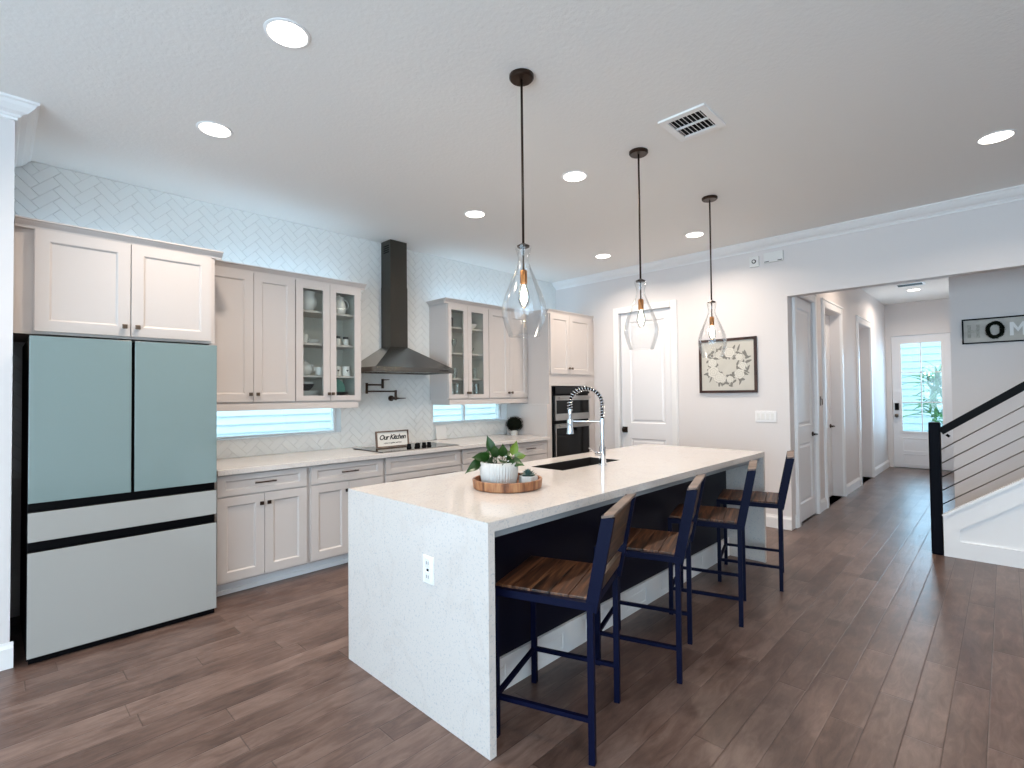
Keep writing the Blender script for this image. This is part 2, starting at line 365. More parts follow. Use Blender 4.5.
# ================================================================== SETTING
CZ = 3.03; KY = 4.68; RX = 5.74
struct('floor', bx(-3.6, 12.1, -3.6, 5.0, -0.12, 0), FLOORM)
struct('ceiling', bx(-3.6, 12.1, -3.6, 5.0, CZ, CZ+0.12), CEIL)
WINA = (0.95, 2.393, 1.066, 1.345); WINB = (3.515, 4.69, 1.09, 1.345)
wb = slab(new(), FR_Y(KY), 0.082, 5.86, 0, CZ, 0.2, [WINA, WINB], through=True)
wall_back = struct('wall_back', wb, WALL)
# herringbone tile on the wall
def clip(poly, x0, x1, z0, z1):
    for ax, s, lim in ((0, 1, x0), (0, -1, x1), (1, 1, z0), (1, -1, z1)):
        out = []
        for i in range(len(poly)):
            a, b = poly[i], poly[(i+1) % len(poly)]; da, db = s*(a[ax]-lim), s*(b[ax]-lim)
            if da >= 0: out.append(a)
            if (da >= 0) != (db >= 0):
                t = da/(da-db); out.append((a[0]+(b[0]-a[0])*t, a[1]+(b[1]-a[1])*t))
        poly = out
        if len(poly) < 3: return []
    return poly
def herringbone():
    bm = new(); Wt, Lt, g = 0.060, 0.155, 0.0010; c = math.sqrt(0.5)
    regions = []
    xs = [0.083, WINA[0], WINA[1], WINB[0], WINB[1], 5.738]
    for i in range(5):
        if i in (1, 3):
            wz = (WINA, WINB)[i//2]
            regions += [(xs[i], xs[i+1], 0.90, wz[2]), (xs[i], xs[i+1], wz[3], CZ-0.002)]
        else: regions.append((xs[i], xs[i+1], 0.90, CZ-0.002))
    for m_ in range(-30, 60):
        for k in range(-90, 120):
            for typ in (0, 1):
                if typ == 0: q = (k*Wt, k*Wt+Lt, k*Wt, k*Wt+Wt)
                else: q = (k*Wt+Lt, k*Wt+Lt+Wt, k*Wt+Wt-Lt, k*Wt+Wt)
                a0, a1, b0, b1 = q[0]+m_*Lt+g, q[1]+m_*Lt-g, q[2]-m_*Lt+g, q[3]-m_*Lt-g
                cx, cz = (a0+a1)/2, (b0+b1)/2
                wx, wz = (cx-cz)*c, (cx+cz)*c
                if not (-0.1 < wx < 5.95 and 0.75 < wz < 3.2): continue
                poly = [((a-b)*c, (a+b)*c) for a, b in ((a0, b0), (a1, b0), (a1, b1), (a0, b1))]
                tx, tz = random.uniform(-1, 1)*0.006, random.uniform(-1, 1)*0.006
                hw = (Lt+Wt)*c/2+.01
                nearw = any(z_[0]-hw < wx < z_[1]+hw and z_[2]-hw < wz < z_[3]+hw for z_ in (WINA, WINB))
                for rg in (regions if nearw else [(0.083, 5.738, 0.90, CZ-0.002)]):
                    pl = clip(poly, *rg)
                    if len(pl) < 3: continue
                    mx = sum(p[0] for p in pl)/len(pl); mz = sum(p[1] for p in pl)/len(pl)
                    A = 0.5*sum(pl[i][0]*pl[(i+1) % len(pl)][1]-pl[(i+1) % len(pl)][0]*pl[i][1] for i in range(len(pl)))
                    if abs(A) < 1e-4: continue
                    lo = [bm.verts.new((p[0], KY-0.001, p[1])) for p in pl]
                    hi = []
                    for p in pl:
                        d = math.hypot(p[0]-mx, p[1]-mz) or 1; s = max(0, 1-0.0022/d)
                        x, z = mx+(p[0]-mx)*s, mz+(p[1]-mz)*s
                        hi.append(bm.verts.new((x, KY-0.006+tx*(x-mx)+tz*(z-mz), z)))
                    n = len(pl); bm.faces.new(hi[::-1])
                    for i in range(n): bm.faces.new((lo[i], hi[i], hi[(i+1) % n], lo[(i+1) % n]))
    return bm
o = obj('herringbone_tile', herringbone(), TILE, parent=wall_back)
gb = new()
for (a, b, c_, d) in ((0.083, WINA[0], 0.9, CZ-.001), (WINA[1], WINB[0], 0.9, CZ-.001), (WINB[1], 5.738, 0.9, CZ-.001), (WINA[0], WINA[1], 0.9, WINA[2]), (WINA[0], WINA[1], WINA[3], CZ-.001), (WINB[0], WINB[1], 0.9, WINB[2]), (WINB[0], WINB[1], WINB[3], CZ-.001)):
    box(gb, a, b, KY-0.003, KY-0.0005, c_, d)
obj('grout_bed', gb, GROUT, parent=wall_back)
def kitchen_window(n, W_, mull):
    x0, x1, z0, z1 = W_; fb = new()
    ff = 0.02
    slab(fb, FR_Y(KY+0.10), x0+.001, x1-.001, z0+.001, z1-.001, 0.05, [(x0+ff, mull-ff/2, z0+ff, z1-ff), (mull+ff/2, x1-ff, z0+ff, z1-ff)], through=True)
    wn = struct('window_%d' % n, fb, TRIM)
    for a, b in ((x0+ff, mull-ff/2), (mull+ff/2, x1-ff)):
        obj('pane', bx(a+.001, b-.001, KY+0.12, KY+0.126, z0+ff+.001, z1-ff-.001), WGLASS, parent=wn)
    s = new()
    for q in ((x0+.0005, x1-.0005, KY-0.009, KY+0.1, z0+.0005, z0+0.004),):
        box(s, *q)
    obj('sill', s, TRIM, parent=wn)
kitchen_window(1, WINA, 1.02); kitchen_window(2, WINB, 4.07)
# left stub wall, its side return and the rest of the room behind the camera
struct('wall_left', bx(-3.6, 0.080, 3.82, 4.88, 0, CZ), WALL)
wl = slab(new(), Matrix(((0, 0, 1, -3.4), (1, 0, 0, 0), (0, 1, 0, 0), (0, 0, 0, 1))), -3.4, 3.82, 0, CZ, 0.15, [(-2.9, 2.5, 0.05, 2.45)], through=True)
struct('wall_far_left', wl, WALL)
wf = slab(new(), Matrix(((-1, 0, 0, 0), (0, 0, 1, -3.4), (0, 1, 0, 0), (0, 0, 0, 1))), -6.75, 3.4, 0, CZ, 0.15, [(0.4, 3.0, 0.5, 2.4)], through=True)
struct('wall_front', wf, WALL)
# right wall with pantry door opening and the wide cased opening to the hall
PD = (2.885, 3.62, 2.465)     # pantry door y0,y1,top
wr = new()
slab(wr, FR_X(RX), -KY, -1.60, 0, CZ, 0.12, [(-PD[1], -PD[0], -0.01, PD[2])], through=True)
box(wr, RX, RX+0.12, -3.4, 1.60, 2.41, CZ)
struct('wall_right', wr, WALL)
def crown(M, L_, pr=0.095, h=0.095):
    # profile in (out,down) swept along u
    pts = [(0, 0), (pr, 0), (pr, -0.012), (pr-.012, -0.018), (pr-.022, -0.035), (pr-.045, -0.058), (0.025, -0.068), (0.02, -0.078), (0.010, -0.082), (0.010, -h), (0, -h)]
    return prism(new(), pts, M, L_)
# crown along right wall: out=-x, down=-z, sweep +y
Mc = Matrix(((-1, 0, 0, RX), (0, 0, 1, -3.4), (0, 1, 0, CZ), (0, 0, 0, 1)))
struct('trim_1', crown(Mc, KY+3.4-0.01), TRIM)
# crown round the stub wall end: front run and side return
cpts = [(0, 0), (.095, 0), (.095, -0.012), (.083, -0.018), (.073, -0.035), (.05, -0.058), (0.025, -0.068), (0.02, -0.078), (0.010, -0.082), (0.010, -.095), (0, -.095)]
tb2 = new(); rings_ = []
for (x, y, ox, oy) in ((-3.38, 3.82, 0, -1), (0.080, 3.82, 1, -1), (0.080, 4.66, 1, 0)):
    rings_.append([tb2.verts.new((x+ox*p, y+oy*p, CZ-.0005+q)) for p, q in cpts])
for a, b in zip(rings_, rings_[1:]):
    for k in range(len(cpts)): tb2.faces.new((a[k], a[(k+1) % len(cpts)], b[(k+1) % len(cpts)], b[k]))
tb2.faces.new(rings_[0]); tb2.faces.new(rings_[-1])
struct('trim_2', tb2, TRIM)
def baseboard(name, x0, x1, y0, y1, ax, out, h=0.135, t=0.016):
    """ax 'x' : board along x at plane y0 sticking out; """
    bm = new()
    if ax == 'x':
        pts = [(0, 0), (t, 0), (t, h-.03), (t*.5, h-.012), (t*.4, h), (0, h)]
        prism(bm, pts, Matrix(((0, 0, 1, x0), (out, 0, 0, y0), (0, 1, 0, 0), (0, 0, 0, 1))), x1-x0)
    else:
        pts = [(0, 0), (t, 0), (t, h-.03), (t*.5, h-.012), (t*.4, h), (0, h)]
        prism(bm, pts, Matrix(((out, 0, 0, x0), (0, 0, 1, y0), (0, 1, 0, 0), (0, 0, 0, 1))), y1-y0)
    return struct(name, bm, TRIM)
baseboard('baseboard_left', -3.4, 0.094, 3.82, 0, 'x', -1)
baseboard('baseboard_right', RX, 0, 1.60, 2.80, 'y', -1)
# ---- hall: left wall with closet door and two recessed openings
HY = 1.60
hd = [(5.98, 6.70, -0.01, 2.46), (7.16, 8.03, -0.01, 2.46), (9.17, 10.10, -0.01, 2.46)]
wh = slab(new(), FR_Y(HY), RX+0.121, 11.7, 0, CZ, 0.30, [hd[0], hd[1], hd[2]], through=True)
struct('wall_hall_left', wh, WALL)
struct('wall_hall_right', bx(6.75, 11.7, -3.4, 0.39, 0, CZ), WALL)
FD = (0.62, 1.52, 2.43)
we = slab(new(), FR_X(11.70), -1.9, -0.39, 0, CZ, 0.16, [(-FD[1], -FD[0], -0.01, FD[2])], through=True)
struct('wall_hall_end', we, WALL)
for nm, a, b in (('baseboard_hall_a', RX+.121, 5.89), ('baseboard_hall_b', 6.80, 7.14), ('baseboard_hall_c', 8.05, 9.15), ('baseboard_hall_d', 10.12, 11.69)):
    baseboard(nm, a, b, HY, 0, 'x', -1)
baseboard('baseboard_stair_wall', 6.75, 0, -3.4, 0.38, 'y', -1)
def casing(name, M, u0, u1, v1, wd=0.085, t=0.018, cap=True):
    bm = new()
    for a, b, c_, d in ((u0-wd, u0, 0, v1+wd), (u1, u1+wd, 0, v1+wd), (u0, u1, v1, v1+wd)):
        slab(bm, M, a, b, c_, d, t+0.0)
        slab(bm, M @ Matrix.Translation((0, 0, 0.008)), a+.012, b-.012, c_+.001, d-.012, 0.008)
    if cap: slab(bm, M @ Matrix.Translation((0, 0, 0.014)), u0-wd-.012, u1+wd+.012, v1+wd, v1+wd+0.02, t+0.014)
    return struct(name, bm, TRIM)
casing('trim_3', FR_X(RX-0.018), -PD[1], -PD[0], PD[2], wd=0.075, cap=False)
casing('trim_4', FR_Y(HY-0.018), 5.98, 6.70, 2.46)
casing('trim_5', FR_Y(HY-0.018), 7.16, 8.03, 2.46)
casing('trim_6', FR_Y(HY-0.018), 9.17, 10.10, 2.46)
PANR = ((0.012, -0.010), (0.03, -0.010), (0.045, -0.003))
def lever(parent_thing, c, nrm, along):
    n = Vector(nrm); a = Vector(along); c = Vector(c)
    bm = new(); tube(bm, [c, c+n*0.012], 0.027, 16); tube(bm, [c+n*0.012, c+n*0.05], 0.010, 10); tube(bm, [c+n*0.05, c+n*0.055+a*0.02, c+n*0.05+a*0.11], 0.009, 10)
    return parent_thing.part('door_lever', bm, BRONZE, smooth=40)
def hinges(t, pts, m=BRONZE):
    for p in pts:
        t.part('hinge', bx(p[0]-.006, p[0]+.006, p[1]-.006, p[1]+.006, p[2]-.045, p[2]+.045), m)
# pantry door (door_1), left edge a little ajar
d1 = Thing('door_1', 'white two-panel pantry door between the oven cabinet and the wreath picture', 'door', (RX, PD[0], 0), kind='structure')
sl = slab(new(), FR_X(RX+0.02), -PD[1]+0.022, -PD[0]-0.003, 0.008, PD[2]-0.006, 0.035, [(-3.47, -2.99, 1.04, 2.34), (-3.47, -2.99, 0.22, 0.845)], PANR)
d1.part('door_panel', sl, DOORM)
d1.part('latch_handle', box(bx(RX-0.035, RX+0.018, 3.535, 3.575, 0.93, 0.975, bev=.004), RX-0.005, RX+0.019, 3.52, 3.585, 0.915, 0.99, bev=.003), BRONZE)
# closet door in the hall
d2 = Thing('door_2', 'white two-panel closet door nearest the kitchen in the hall', 'door', (5.98, HY, 0), kind='structure')
d2.part('door_panel', slab(new(), FR_Y(HY+0.015), 5.983, 6.697, 0.01, 2.455, 0.035, [(6.09, 6.59, 1.04, 2.34), (6.09, 6.59, 0.20, 0.85)], PANR), DOORM)
lever(d2, (6.63, HY+0.015, 0.93), (0, -1, 0), (-1, 0, 0)); hinges(d2, [(5.985, HY+.008, 2.25), (5.985, HY+.008, 1.35), (5.985, HY+.008, 0.28)])
d3 = Thing('door_3', 'white panelled door set back in the second hall opening', 'door', (7.16, HY, 0), kind='structure')
d3.part('door_panel', slab(new(), FR_Y(HY+0.12), 7.162, 8.028, 0.01, 2.455, 0.035, [(7.28, 7.90, 1.04, 2.34), (7.28, 7.90, 0.20, 0.85)], PANR), DOORM)
lever(d3, (7.95, HY+0.12, 0.95), (0, -1, 0), (-1, 0, 0))
d4 = Thing('door_4', 'white door in the third opening along the hall near the entry', 'door', (9.17, HY, 0), kind='structure')
d4.part('door_panel', slab(new(), FR_Y(HY+0.17), 9.172, 10.098, 0.01, 2.455, 0.035, [(9.30, 9.97, 1.04, 2.34), (9.30, 9.97, 0.20, 0.85)], PANR), DOORM)
lever(d4, (9.95, HY+0.17, 0.95), (0, -1, 0), (-1, 0, 0))
# front door
d5 = Thing('door_5', 'white front door with a six-light glass window at the end of the hall', 'door', (11.7, FD[0], 0), kind='structure')
gy0, gy1, gz0, gz1 = 0.80, 1.385, 0.665, 2.29
fdo = slab(new(), FR_X(11.74), -FD[1]+.003, -FD[0]-.003, 0.01, FD[2]-.005, 0.045, [(-gy1, -gy0, gz0, gz1)], through=True)
slab(fdo, FR_X(11.735), -gy1, -gy0, 0.30, 0.55, 0.005, [(-gy1+.01, -gy0-.01, 0.31, 0.54)], ((0.01, -.004),))
slab(fdo, FR_X(11.735), -gy1, -gy0, 0.06, 0.26, 0.005, [(-gy1+.01, -gy0-.01, 0.07, 0.25)], ((0.01, -.004),))
d5.part('door_panel', fdo, DOORM)
mb = new(); ym = (gy0+gy1)/2
fr = slab(mb, FR_X(11.728), -gy1-.02, -gy0+.02, gz0-.02, gz1+.02, 0.012, [(-gy1+.01, -gy0-.01, gz0+.01, gz1-.01)], through=True)
box(mb, 11.73, 11.75, ym-.009, ym+.009, gz0, gz1)
for k in (1, 2): box(mb, 11.73, 11.75, gy0, gy1, gz0+(gz1-gz0)*k/3-.009, gz0+(gz1-gz0)*k/3+.009)
d5.part('muntin_grid', mb, TRIM)
d5.part('pane', bx(11.758, 11.764, gy0+.001, gy1-.001, gz0+.001, gz1-.001), WGLASS)
d5.part('keypad_lock', bx(11.705, 11.739, 1.425, 1.485, 1.06, 1.19, bev=.006), BLACK)
lk = new(); tube(lk, [(11.739, 1.455, 0.96), (11.70, 1.455, 0.96)], 0.03, 16); lathe(lk, [(0.012, 0), (0.03, 0.01), (0.033, 0.03), (0.02, 0.045), (0, 0.048)], M=Matrix(((0, 0, -1, 11.70), (0, 1, 0, 1.455), (1, 0, 0, 0.96), (0, 0, 0, 1))))
d5.part('door_knob', lk, NICKEL)
# ================================================================== outdoors
nh = new()
for k in range(38):
    z = -0.3+k*0.10
    prism(nh, [(6.6, z), (6.57, z), (6.59, z+0.098), (6.6, z+0.10)], Matrix(((0, 0, 1, -1), (1, 0, 0, 0), (0, 1, 0, 0), (0, 0, 0, 1))), 8)
    
tag(obj('neighbouring_house', nh, SIDING), 'pale lap-sided house wall outside the low kitchen windows', 'building')
struct('ground', bx(-4, 20, 5.2, 9, -0.4, -0.3), GRASS)
nh = new()
for k in range(22):
    z = -0.3+k*0.16
    prism(nh, [(15.0, z), (14.97, z), (14.99, z+0.158), (15.0, z+0.16)], Matrix(((1, 0, 0, 0), (0, 0, 1, -2), (0, 1, 0, 0), (0, 0, 0, 1))), 6)
tag(obj('house_wall', nh, SIDING2), 'white lap siding seen through the lower lights of the front door', 'building')
struct('porch', bx(11.86, 16, -2, 5, -0.3, -0.02), CONC)
pm = new()
for k in range(100):
    a = random.uniform(0, 2*math.pi); el = random.uniform(0.1, 1.2); L_ = random.uniform(0.4, 0.8); b = Vector((13.2+random.uniform(-.1, .1), 1.0+random.uniform(-.12, .12), 0.75+random.uniform(0, 1.0)))
    pts = []
    for i in range(7):
        t = i/6; pts.append(b+Vector((math.cos(a)*math.cos(el)*L_*t, math.sin(a)*math.cos(el)*L_*t, math.sin(el)*L_*t-0.35*t*t*L_)))
    s = Vector((-math.sin(a), math.cos(a), 0)); pv = None
    for i, p in enumerate(pts):
        wd = 0.028*math.sin(math.pi*(0.08+0.9*i/6)); q = (pm.verts.new(p-s*wd), pm.verts.new(p+Vector((0, 0, .012))), pm.verts.new(p+s*wd))
        if pv: pm.faces.new((pv[0], pv[1], q[1], q[0])); pm.faces.new((pv[1], pv[2], q[2], q[1]))
        pv = q
pl = Thing('palm_shrub', 'feathery green palm shrub growing outside the front door glass', 'shrub', (13.2, 1.02, -0.02))
pl.part('frond_cluster', pm, PALMG); pl.part('trunk', tube(new(), [(13.2, 1.02, -.02), (13.2, 1.02, 1.5)], [0.03, 0.02], 10), PALMG)

# ================================================================== FRIDGE
fr = Thing('refrigerator', 'tall fridge with two pale teal glass doors over white drawers', 'refrigerator', (0.595, 4.2, 0))
fb = bx(0.142, 1.046, 3.80, 4.60, 0.012, 1.765, bev=.004)
fr.part('cabinet_body', fb, BLACK)
fr.part('toe_grille', bx(0.15, 1.04, 3.775, 3.799, 0.004, 0.034), BLACK)
def fpanel(name, x0, x1, z0, z1, m, lab=None):
    p = fr.part(name, bx(x0, x1, 3.762, 3.796, z0, z1, bev=.003), BLACK, label=lab)
    fr.part('glass_face', bx(x0+.0015, x1-.0015, 3.757, 3.763, z0+.0015, z1-.0015, bev=.002), m, of=p)
fpanel('left_door', 0.141, 0.590, 0.86, 1.768, TEALG, 'pale teal glass door'); fpanel('right_door', 0.603, 1.049, 0.86, 1.768, TEALG, 'pale teal glass door')
fpanel('upper_drawer', 0.141, 1.049, 0.652, 0.812, WHITEG, 'white glass drawer front'); fpanel('lower_drawer', 0.141, 1.049, 0.036, 0.598, WHITEG, 'white glass drawer front')
# ================================================================== CABINETS
def knob(t, x, z, y, m=NICKEL, door=None):
    b = new(); tube(b, [(x, y, z), (x, y-0.016, z)], 0.006, 8); box(b, x-.0135, x+.0135, y-.027, y-.015, z-.0135, z+.0135, bev=.003)
    t.part('knob', b, m, of=door)
def pull(t, x0, x1, z, y, m=BRONZE, door=None):
    b = new(); tube(b, [(x0, y-.028, z), (x1, y-.028, z)], 0.0055, 8)
    for q in (x0+.015, x1-.015): tube(b, [(q, y, z), (q, y-.028, z)], 0.0045, 8)
    t.part('pull_handle', b, m, of=door)
SHK = ((0.004, -0.002), (0.010, -0.010), (0.012, -0.011))
def shaker(t, name, x0, x1, z0, z1, y, fw=0.062, m=CAB, fh=None):
    fh = fh or fw
    return t.part(name, slab(new(), FR_Y(y), x0, x1, z0, z1, 0.02, [(x0+fw, x1-fw, z0+fh, z1-fh)], SHK), m)
def cornice(t, x0, x1, yf, yb, z0, z1, left=True, right=True, pr=0.045):
    h = z1-z0; bm = new()
    pts = [(0, 0), (0.008, 0), (0.010, h*.3), (pr*.6, h*.62), (pr*.75, h*.8), (pr, h*.84), (pr, h), (0, h)]
    prism(bm, pts, Matrix(((0, 0, 1, x0-(pr if left else 0)), (-1, 0, 0, yf), (0, 1, 0, z0), (0, 0, 0, 1))), (x1-x0)+(pr if left else 0)+(pr if right else 0))
    if left: prism(bm, pts, Matrix(((-1, 0, 0, x0), (0, 0, 1, yf), (0, 1, 0, z0), (0, 0, 0, 1))), yb-yf)
    if right: prism(bm, pts, Matrix(((1, 0, 0, x1), (0, 0, 1, yf), (0, 1, 0, z0), (0, 0, 0, 1))), yb-yf)
    box(bm, x0, x1, yf, yb, z1-.012, z1)
    t.part('cornice', bm, CAB)
# above fridge
fc = Thing('fridge_cabinet', 'deep pale two-door wall cabinet above the refrigerator', 'cabinet', (0.6, 4.3, 1.80))
cb = bx(0.165, 1.10, 4.00, 4.665, 1.80, 2.42); box(cb, 0.084, 0.165, 4.02, 4.665, 1.80, 2.42)
fc.part('carcass', cb, CAB)
dA = shaker(fc, 'door', 0.170, 0.615, 1.815, 2.405, 3.982); dB = shaker(fc, 'door', 0.621, 1.075, 1.815, 2.405, 3.982)
knob(fc, 0.585, 1.875, 3.982, door=dA); knob(fc, 0.652, 1.875, 3.982, door=dB)
cornice(fc, 0.086, 1.10, 4.00, 4.295, 2.405, 2.455, left=False)
fp = tag(obj('fridge_side_panel', bx(1.065, 1.098, 4.00, 4.62, 0.0, 1.798, bev=.002), CAB), 'tall pale end panel between the refrigerator and the base cabinets', 'panel')
YB = 4.35; YD = 4.33
def upper_solid(label, x0, xm, x1, loc_lab):
    t = Thing('wall_cabinet', label, 'cabinet', ((x0+x1)/2, 4.5, 1.37))
    t.part('carcass', bx(x0, x1, YB, 4.668, 1.37, 2.44), CAB)
    a = shaker(t, 'door', x0+.004, xm-.002, 1.385, 2.425, YD); b = shaker(t, 'door', xm+.002, x1-.004, 1.385, 2.425, YD)
    knob(t, xm-.027, 1.445, YD, door=a); knob(t, xm+.027, 1.445, YD, door=b)
    return t
def upper_glass(label, x0, xm, x1, g1, g2):
    t = Thing('glass_front_cabinet', label, 'cabinet', ((x0+x1)/2, 4.5, 1.37))
    c_ = new()
    for q in ((x0, x0+.018, YB, 4.668, 1.37, 2.44), (x1-.018, x1, YB, 4.668, 1.37, 2.44), (x0+.018, x1-.018, 4.656, 4.668, 1.37, 2.44), (x0+.018, x1-.018, YB, 4.656, 1.37, 1.40), (x0+.018, x1-.018, YB, 4.656, 2.40, 2.44)): box(c_, *q)
    t.part('carcass', c_, CAB)
    li = new()
    for q in ((x0+.018, x0+.021, YB+.03, 4.655, 1.40, 2.40), (x1-.021, x1-.018, YB+.03, 4.655, 1.40, 2.40), (x0+.021, x1-.021, 4.652, 4.656, 1.40, 2.40)): box(li, *q)
    t.part('lining', li, CABIN)
    for z in (1.60, 1.885, 2.172): t.part('shelf', bx(x0+.021, x1-.021, YB+.02, 4.652, z-.009, z+.009), CAB)
    for (a, b, g) in ((x0+.004, xm-.002, g1), (xm+.002, x1-.004, g2)):
        d = t.part('door', slab(new(), FR_Y(YD), a, b, 1.385, 2.425, 0.02, [(g[0], g[1], 1.43, 2.362)], through=True), CAB)
        t.part('glass_pane', bx(g[0]-.0005, g[1]+.0005, YD+.008, YD+.011, 1.43, 2.362), CGLASS, of=d)
        kx = b-.016 if b < xm+.001 else a+.016
        knob(t, kx, 1.445, YD, door=d)
    return t
uA1 = upper_solid('tall pale wall cabinet with two solid doors just right of the fridge', 1.10, 1.473, 1.808, '')
uA2 = upper_glass('glass-fronted wall cabinet of white crockery left of the range hood', 1.810, 2.118, 2.425, (1.875, 2.055), (2.177, 2.357))
uB1 = upper_glass('glass-fronted wall cabinet of glassware right of the range hood', 3.462, 3.745, 4.066, (3.509, 3.684), (3.802, 3.982))
uB2 = upper_solid('wall cabinet with two solid doors between the glassware cabinet and oven cabinet', 4.068, 4.412, 4.744, '')
for t, x0, x1, l, r_, pr_ in ((uA1, 1.10, 1.809, False, False, 0), (uA2, 1.809, 2.425, False, True, 0), (uB1, 3.462, 4.067, True, False, 0), (uB2, 4.067, 4.744, False, False, 0)):
    cornice(t, x0, x1, YB, 4.668, 2.425, 2.478, left=l, right=r_)
    vb = bx(x0+(0.02 if l else 0), x1-(0.03 if r_ else 0.0), YB-.012, YB+.006, 1.315, 1.369)
    if r_: box(vb, x1-.048, x1-.03, YB+.006, 4.66, 1.315, 1.369)
    if l: box(vb, x0+.02, x0+.038, YB+.006, 4.66, 1.315, 1.369)
    t.part('light_valance', vb, CAB)
# ---- base cabinets
BY = 3.975; BD = 3.955
def base(label, x0, x1, doors=2, pulls=True, group=None, knobm=BRONZE):
    wide = not pulls
    t = Thing('base_cabinet', label, 'cabinet', ((x0+x1)/2, 4.3, 0))
    cb = bx(x0, x1, BY, 4.66, 0.105, 0.874); box(cb, x0, x1, 4.09, 4.66, 0.0, 0.105)
    t.part('carcass', cb, CAB)
    d = shaker(t, 'drawer', x0+.006, x1-.006, 0.724, 0.866, BD, fw=0.05, fh=0.036)
    xm = (x0+x1)/2
    if pulls: pull(t, xm-.075, xm+.075, 0.797, BD, door=d)
    if wide:
        shaker(t, 'drawer', x0+.006, x1-.006, 0.420, 0.712, BD, fw=.05); shaker(t, 'drawer', x0+.006, x1-.006, 0.122, 0.410, BD, fw=.05)
        return t
    a = shaker(t, 'door', x0+.006, xm-.002, 0.122, 0.712, BD, fw=.06); b = shaker(t, 'door', xm+.002, x1-.006, 0.122, 0.712, BD, fw=.06)
    knob(t, xm-.026, 0.642, BD, knobm, a); knob(t, xm+.026, 0.642, BD, knobm, b)
    return t
base('base cabinet with a drawer and two doors beside the fridge', 1.10, 1.745)
base('base cabinet left of the cooktop, half hidden by the island end', 1.768, 2.425)
base('wide base cabinet under the cooktop with plain stacked drawer fronts', 2.445, 3.312, pulls=False)
base('base cabinet right of the cooktop, behind the potted plant', 3.335, 4.02)
base('base cabinet at the right end beside the wall ovens', 4.035, 4.66)
tk = Thing('toe_kick', 'long pale toe kick board under the base cabinets', 'toe kick', (2.9, 4.08, 0))
tk.part('board', bx(1.10, 4.679, 4.075, 4.0895, 0.0, 0.104), TRIM); tk.part('shoe_moulding', bx(1.10, 4.679, 4.062, 4.0748, 0.0, 0.032, bev=.003), TRIM)
for a, b, lab in ((1.7455, 1.7675, 'narrow filler strip between the first two base cabinets from the fridge'), (2.4255, 2.4445, 'narrow filler strip left of the cooktop base cabinet'), (3.3125, 3.3345, 'narrow filler strip right of the cooktop base cabinet'),
                  (4.0205, 4.0345, 'narrow filler strip left of the last base cabinet'), (4.6605, 4.679, 'filler strip between the last base cabinet and the oven cabinet')):
    tag(obj('filler_strip', bx(a, b, BY+.004, 4.05, 0.106, 0.874), CAB), lab, 'filler')
tag(obj('countertop', bx(1.10, 4.679, 3.925, 4.672, 0.876, 0.915, bev=.003), QUARTZ), 'white quartz worktop along the herringbone tiled wall', 'countertop')
# ---- oven tower
tw = Thing('oven_cabinet', 'tall pale cabinet housing the wall ovens at the right end', 'cabinet', (5.2, 4.3, 0))
slb = slab(new(), FR_Y(3.99), 4.747, 5.66, 0.10, 2.42, 0.66, [(4.79, 5.555, 0.42, 1.525)], ((0, -0.05), (0, -0.5)))
box(slb, 4.747, 5.66, 4.06, 4.64, 0, 0.10); box(slb, 5.66, 5.735, 4.02, 4.64, 0, 2.42)
tw.part('carcass', slb, CAB)
tw.part('side_filler', bx(4.681, 4.7465, 3.972, 4.66, 0.0, 1.30), CAB)
a = shaker(tw, 'door', 4.765, 5.146, 1.672, 2.412, 3.972, fw=.058); b = shaker(tw, 'door', 5.150, 5.60, 1.672, 2.412, 3.972, fw=.058)
knob(tw, 5.12, 1.745, 3.972, door=a); knob(tw, 5.176, 1.745, 3.972, door=b)
cornice(tw, 4.747, 5.66, 3.99, 4.295, 2.412, 2.462, left=True, right=False, pr=.03)
shaker(tw, 'drawer', 4.80, 5.60, 0.13, 0.40, 3.972)
ov = Thing('wall_oven', 'stainless double wall oven with black glass set in the tall cabinet', 'oven', (5.2, 4.3, 0.43))
ob = bx(4.793, 5.552, 3.992, 4.45, 0.424, 1.521); ov.part('housing', ob, BLACK)
ov.part('control_panel', bx(4.835, 5.545, 3.962, 3.991, 1.425, 1.512, bev=.002), BLACKGL)
def ovendoor(z0, z1, w0, w1):
    d = ov.part('oven_door', slab(new(), FR_Y(3.965), 4.835, 5.545, z0, z1, 0.026, [(4.852, 5.528, w0, w1)], ((0.002, -.002),)), STEEL)
    ov.part('door_glass', bx(4.856, 5.524, 3.9625, 3.967, w0+.003, w1-.003), BLACKGL, of=d)
    return d
da = ovendoor(1.095, 1.40, 1.175, 1.345); db = ovendoor(0.455, 1.05, 0.53, 1.0)
for d, z in ((da, 1.375), (db, 1.028)):
    hb = new(); tube(hb, [(4.87, 3.925, z), (5.51, 3.925, z)], 0.009, 10)
    for x in (4.90, 5.48): tube(hb, [(x, 3.925, z), (x, 3.963, z)], 0.006, 8)
    ov.part('handle', hb, STEEL, of=d, smooth=40)
